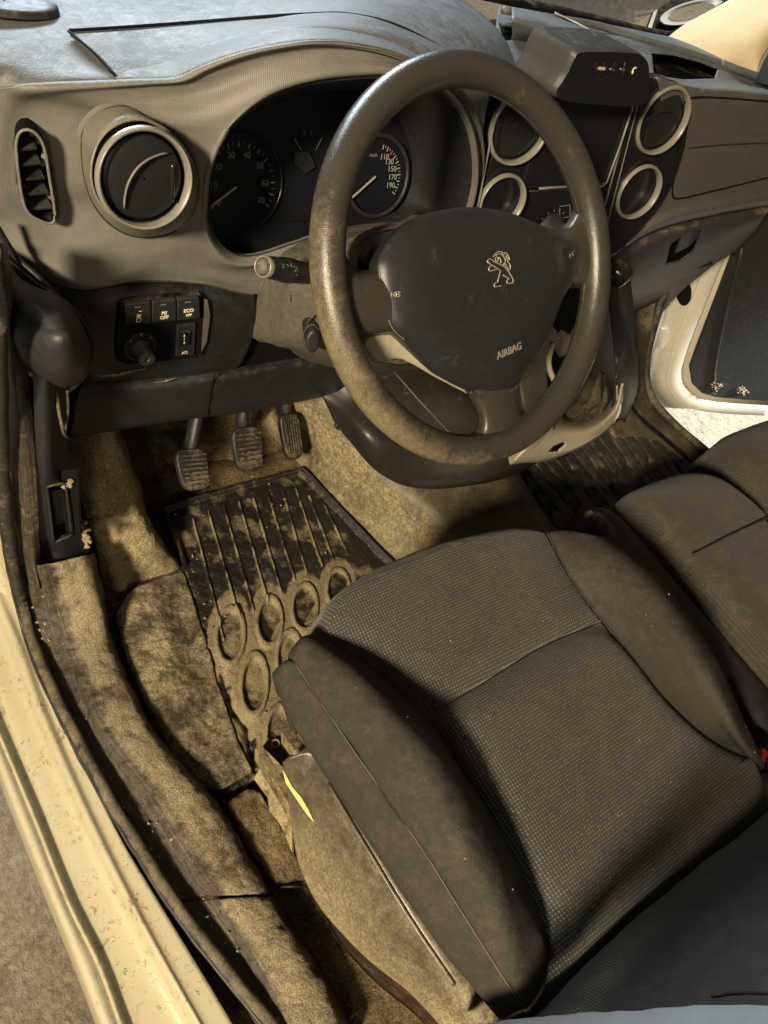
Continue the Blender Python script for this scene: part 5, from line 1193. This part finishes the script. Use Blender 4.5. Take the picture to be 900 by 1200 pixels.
hbk = thing('handbrake', P(705, 625, 'z', .74), 'black handbrake lever with pale release button between the seats', 'handbrake')
ha, hb_ = P(692, 606, 'z', .74), P(728, 650, 'z', .71)
hl_ = lathe(ha, (hb_ - ha), [(.008, -.004), (.014, .002), (.0165, .012), (.016, .03), (.013, .06), (.012, .12)], M['darkd'], 'grip', hbk, 28)
lathe(ha, -(hb_ - ha), [(.0075, 0), (.0072, .007), (.005, .009), (.0001, .0095)], M['ring'], 'release_button', hbk, 20)
bk = thing('seat_belt_buckle', P(889, 888, 'z', .76), 'black belt buckle with red button at the rear corner of the driver seat', 'buckle')
bar('buckle_body', P(893, 892, 'z', .76), P(915, 915, 'z', .74), .03, .016, M['dark'], bk, bv=.003)
M['redp'] = plain('red_button', (.45, .04, .03), .4)
bar('buckle_button', P(887, 884, 'z', .762), P(894, 892, 'z', .76), .022, .012, M['redp'], bk, bv=.002)
bk = thing('belt_tongue', P(895, 748, 'z', .74), 'small bright metal belt tongue on the dark side of the passenger seat', 'belt tongue')
plate('tongue', L('z', [(888, 741, .745), (905, 738, .745), (905, 757, .745), (893, 750, .745)]), V((0, 0, -.003)), plain('tongue_steel', (.6, .6, .58), .3, metal=.6), bk, bv=.0008)
lint = []
for o_ in [ob_ for ob_ in bpy.data.objects if ob_.name.startswith(('cushion_insert', 'right_bolster', 'top_bolster', 'seat_cushion'))]:
    for _ in range(420):
        h_, n_h = on(o_, random.uniform(345, 900), random.uniform(500, 1190), .0004)
        if h_ is not None and random.random() < .14: lint.append(h_)
clods('lint', lint, .0008, M['clod'], 'tiny pale specks of lint and sand scattered on the seat cloth')
# ================================================================== PASSENGER SIDE OPENING
dn = V((-.18, -.32, 0)).normalized(); d0 = V((1.85, .77, .4))
def D(px, py, h=0): return PP(px, py, d0 + dn * h, dn)
pd = thing('passenger_door', (1.9, .75, .4), 'open white passenger door seen past the dash, black inner card, dirty lower edge', 'car door')
fro = [(800, 240), (792, 300), (778, 372), (765, 412), (760, 440), (764, 462), (775, 478), (830, 481), (905, 485), (960, 488), (960, 200), (880, 200)]
plate('door_frame', [D(a, b) for a, b in fro], -dn * .03, M['paintp'], pd, bv=.003)
cd = [(880, 230), (862, 287), (849, 321), (832, 366), (817, 405), (808, 430), (811, 450), (822, 461), (838, 466), (870, 469), (910, 472), (960, 474), (960, 220)]
plate('door_card', [D(a, b, .012) for a, b in cd], -dn * .01, M['dark'], pd, bv=.004)
tube('frame_ridge', [D(a, b, .004) for a, b in [(845, 285), (832, 320), (812, 370), (797, 410), (790, 440), (796, 458), (815, 472), (850, 478), (905, 481)]], .022, M['paintp'], pd, seg=12, smooth_k=6, flat=(dn, .25))
for pts in ([(832, 448), (842, 444), (850, 452), (846, 461), (836, 460)], [(862, 455), (870, 460), (878, 462)]):
    c = [D(a, b, .014) for a, b in pts]
    clods('door_mud', [c[0].lerp(c[-1], random.random()).lerp(c[len(c) // 2], random.random() * .8) + V((random.gauss(0, .006), 0, random.gauss(0, .006))) for _ in range(34)], .0030, M['clod'], '', pd)
tube('card_seam', [D(a, b, .013) for a, b in [(870, 290), (852, 360), (838, 430), (838, 462)]], .004, M['darkd'], pd, seg=6, smooth_k=5)
for (x, y, a, b) in ((801.5, 343, .045, .062), (801, 316, .034, .035)):
    c = D(x, y, .0025); plate('access_hole', [D(x + (9 if a > .04 else 7) * math.cos(k_ * .2244) , y + (15.5 if a > .04 else 9) * math.sin(k_ * .2244), .0025) for k_ in range(28)], -dn * .001, M['black'], pd, bv=0)
plate('hinge', [D(a, b, .01) for a, b in [(776, 386), (784, 384), (785, 394), (778, 408), (772, 410)]], -dn * .02, M['paintp'], pd, bv=.003)
psl = thing('passenger_sill', (1.5, .5, .5), 'dirty brown carpeted sill and black seal at the passenger door opening', 'door sill')
q0 = L('x', [(700, 500, 1.30), (730, 470, 1.36), (742, 440, 1.42), (748, 380, 1.45), (775, 300, 1.48)])
ls = [L('x', [(745, 330, 1.50), (738, 400, 1.46), (728, 470, 1.40), (716, 500, 1.36), (740, 545, 1.40), (770, 585, 1.44)]), L('x', [(760, 335, 1.53), (750, 400, 1.50), (744, 455, 1.47), (750, 495, 1.46), (785, 535, 1.48), (815, 570, 1.50)]),
      L('x', [(778, 335, 1.56), (762, 395, 1.54), (754, 440, 1.53), (764, 480, 1.53), (800, 516, 1.53), (840, 550, 1.54)]), L('x', [(785, 335, 1.60), (768, 395, 1.58), (758, 440, 1.57), (769, 474, 1.57), (805, 506, 1.57), (845, 540, 1.58)])]
sheet('sill_carpet', ls, M['carpetd2'] if 'carpetd2' in M else M['tunnel'], psl, nu=70, nv=8, rough=(.004, 12), thick=.01)
tube('door_seal', L('x', [(796, 300, 1.55), (776, 350, 1.55), (762, 395, 1.55), (756, 436, 1.55), (764, 468, 1.55), (792, 500, 1.55), (825, 528, 1.55), (860, 560, 1.55)]), .011, M['seal'], psl, seg=10, smooth_k=8)
tube('seal_line', L('x', [(735, 470, 1.44), (752, 492, 1.45), (780, 516, 1.46), (815, 545, 1.47)]), .003, M['black'], psl, seg=8, smooth_k=8)
ft = sheet('footwell_panel', [L('y', [(745, 352, .80), (790, 328, .80)]), L('y', [(738, 400, .80), (765, 385, .80)]), L('y', [(722, 460, .80), (742, 455, .80)])], M['passd'], None, nu=10, nv=8, loc=(1.3, .8, .7))
tag(ft, 'dark grey side panel low in the passenger footwell beside the door opening', 'footwell panel')
# pillar trim, windscreen
ap_ = sheet('windscreen_pillar', [L('x', [(772, 52, 1.60), (800, 30, 1.60), (832, 12, 1.60), (868, -8, 1.60), (900, -30, 1.60)]), L('x', [(800, 60, 1.585), (830, 42, 1.58), (860, 25, 1.58), (890, 8, 1.58), (930, -10, 1.58)]),
      L('x', [(836, 76, 1.58), (858, 64, 1.575), (880, 50, 1.57), (905, 30, 1.57), (940, 10, 1.57)]), L('x', [(846, 84, 1.60), (882, 92, 1.60), (894, 66, 1.60), (915, 40, 1.60), (950, 20, 1.60)])], M['beige'] if 'beige' in M else dusty('beige_trim', (.55, .44, .27), .7, amt=.1, sc=8, grain=(500, .3), var=.08, dust=(.4, .32, .2)), None, nu=50, nv=8, thick=.01, loc=(1.6, .9, 1.15))
tag(ap_, 'beige fabric covered windscreen pillar at the top right', 'pillar trim')
ws_ = thing('windscreen', (.9, 1.25, 1.1), 'windscreen glass with black border at the top of the view', 'windscreen')
gm, nt, b = newmat('screen_glass')
nt.nodes.remove(b); tr1 = N(nt, 'ShaderNodeBsdfTransparent'); gl1 = N(nt, 'ShaderNodeBsdfGlossy'); gl1.inputs['Roughness'].default_value = .02; fr1 = N(nt, 'ShaderNodeFresnel'); mx = N(nt, 'ShaderNodeMixShader')
tr1.inputs[0].default_value = (.93, .96, .95, 1); lk(nt, fr1.outputs[0], mx.inputs[0]); lk(nt, tr1.outputs[0], mx.inputs[1]); lk(nt, gl1.outputs[0], mx.inputs[2]); lk(nt, mx.outputs[0], nt.nodes['Material Output'].inputs[0])
gA = [V((.05, 1.24, 1.07)), V((1.66, 1.24, 1.07)), V((1.50, .62, 1.72)), V((.20, .62, 1.72))]
plate('glass_pane', gA, V((0, .005, .004)), gm, ws_, bv=0)
tube('black_border', L('y', [(560, -8, 1.15), (640, 10, 1.15), (715, 27, 1.15), (760, 38, 1.15), (785, 42, 1.14)]) + L('x', [(800, 38, 1.62), (830, 20, 1.62), (868, -4, 1.62), (900, -24, 1.62)]), .016, M['black'], ws_, seg=10, smooth_k=6, flat=(V((0, 0, 1)), .5))
plate('corner_trim', L('x', [(884, 97, 1.57), (893, 74, 1.57), (905, 52, 1.57), (960, 40, 1.57), (960, 112, 1.57)]), V((.01, 0, 0)), M['dark'], ap_, bv=.002)
# car roof and rear body that shade the cabin (out of view, part of the same car)
bd = thing('car_body', (.9, 0, 1.7), 'car roof over the cabin', 'car body')
mk('roof', *plateg([V((.10, .62, 1.74)), V((1.62, .62, 1.74)), V((1.66, -1.2, 1.80)), V((.06, -1.2, 1.80))], V((0, 0, .03))), M['paintp'], bd, smooth=False)
# ---- things on the ground seen through the windscreen
ob = thing('oval_basin', P(815, 14, 'z', .1), 'white oval basin on dark boards outside, seen through the windscreen', 'basin')
oc = P(812, 14, 'z', .12); e1 = (P(850, 4, 'z', .12) - P(772, 22, 'z', .12)).normalized(); e2 = V((0, 0, 1)).cross(e1)
sc2 = (P(850, 4, 'z', .12) - P(775, 22, 'z', .12)).length / 2
M['wht'] = plain('white_enamel', (.6, .6, .58), .3)
def PE(cx, cy, a, b, z, n=40): return [P(cx + a * math.cos(2 * math.pi * i / n) , cy + b * math.sin(2 * math.pi * i / n) - a * .24 * math.cos(2 * math.pi * i / n), 'z', z) for i in range(n)]
rings('basin_shell', [PE(811, 14, 38, 13, .06), PE(811, 14, 38, 13, .14), PE(811, 13.5, 35, 11, .15), PE(811, 14, 28, 8.5, .12), PE(811, 14.5, 20, 5, .09), PE(811, 14.5, .4, .2, .088)], M['wht'], ob, n=60, thick=.01)
rings('basin_floor', [PE(811, 14, 27.5, 8.2, .130), PE(811, 14, .4, .2, .131)], M['concrete'], ob, n=40, nv=2)
sb_ = thing('striped_boards', P(840, 10, 'z', .05), 'dark board with white stripes under the oval basin outside', 'boards')
plate('board', L('z', [(762, 44, .03), (778, -10, .03), (900, -10, .03), (880, 20, .03), (830, 50, .03)]), V((0, 0, -.02)), M['gloss'], sb_, bv=0)
for i in range(12):
    x = 826 + 6 * i; plate('stripe', L('z', [(x, 20 - i * .5, .045), (x + 3, 20 - i * .5, .045), (x + 7, 2, .045), (x + 4, 2, .045)]), V((0, 0, -.008)), M['wht'], sb_, bv=0)
plate('stripe', L('z', [(757, 38, .045), (762, 38, .045), (776, -5, .045), (773, -5, .045)]), V((0, 0, -.008)), M['wht'], sb_, bv=0)
kb_ = thing('kerb_strip', P(700, 30, 'z', .05), 'pale kerb strip on the ground outside below the windscreen edge', 'kerb')
plate('kerb_block', L('z', [(668, 22, .03), (672, 15, .03), (720, 28, .03), (760, 38, .03), (758, 44, .03), (715, 34, .03)]), V((0, 0, -.03)), M['wht'], kb_, bv=0)
# ================================================================== CAMERA, LIGHT
cam = bpy.data.cameras.new('camera'); co = bpy.data.objects.new('camera', cam); COL.objects.link(co)
cam.sensor_fit = 'VERTICAL'; cam.sensor_height = 36; cam.sensor_width = 27; cam.lens = 27; cam.clip_start = .02; cam.clip_end = 200
Rm = Matrix(((xd[0], xd[1], xd[2]), (yd[0], yd[1], yd[2]), (zd[0], zd[1], zd[2])))
co.matrix_world = Matrix.Translation(CAM) @ Rm.to_4x4(); SC.camera = co
def lamp(name, kind, loc, tgt, power, col, size=.1, sizey=None, spot=None, blend=.3):
    l = bpy.data.lights.new(name, kind); l.energy = power; l.color = col
    o = bpy.data.objects.new(name, l); COL.objects.link(o); o.location = loc
    o.rotation_euler = (V(tgt) - V(loc)).to_track_quat('-Z', 'Y').to_euler()
    if kind == 'AREA': l.shape = 'RECTANGLE'; l.size = size; l.size_y = sizey or size
    else: l.shadow_soft_size = size
    if kind == 'SPOT': l.spot_size = math.radians(spot); l.spot_blend = blend
    return o
lamp('warm_work_lamp', 'SPOT', (-2.0, -.85, 2.35), (.45, .35, .75), 860, (1.0, .84, .58), .20, spot=75)
lamp('door_side_fill', 'AREA', (-1.0, -1.55, 1.95), (.5, .6, .7), 9, (1.0, .86, .62), .35, .35)  # soft fill added for the footrest and floor, no lamp known there
lamp('yard_fill', 'SPOT', (6.5, 3.5, 5.0), (7.2, 5.4, 0), 1500, (1.0, .95, .86), .3, spot=80)  # added to brighten the ground beyond the windscreen
lamp('front_tube_light', 'AREA', (.7, 3.4, 2.5), (.6, .7, 1.0), 190, (.80, .89, 1.0), 2.2, .5)
lamp('far_side_lamp', 'SPOT', (3.4, -.6, 2.4), (2.75, .95, 0), 2200, (.92, .96, 1.0), .15, spot=44)
w = bpy.data.worlds.new('World'); SC.world = w; w.use_nodes = True
w.node_tree.nodes['Background'].inputs[0].default_value = (.95, .88, .75, 1); w.node_tree.nodes['Background'].inputs[1].default_value = .075
SC.view_settings.view_transform = 'Standard'; SC.view_settings.look = 'None'; SC.view_settings.exposure = 0; SC.view_settings.gamma = 1
SC.render.engine = 'CYCLES'
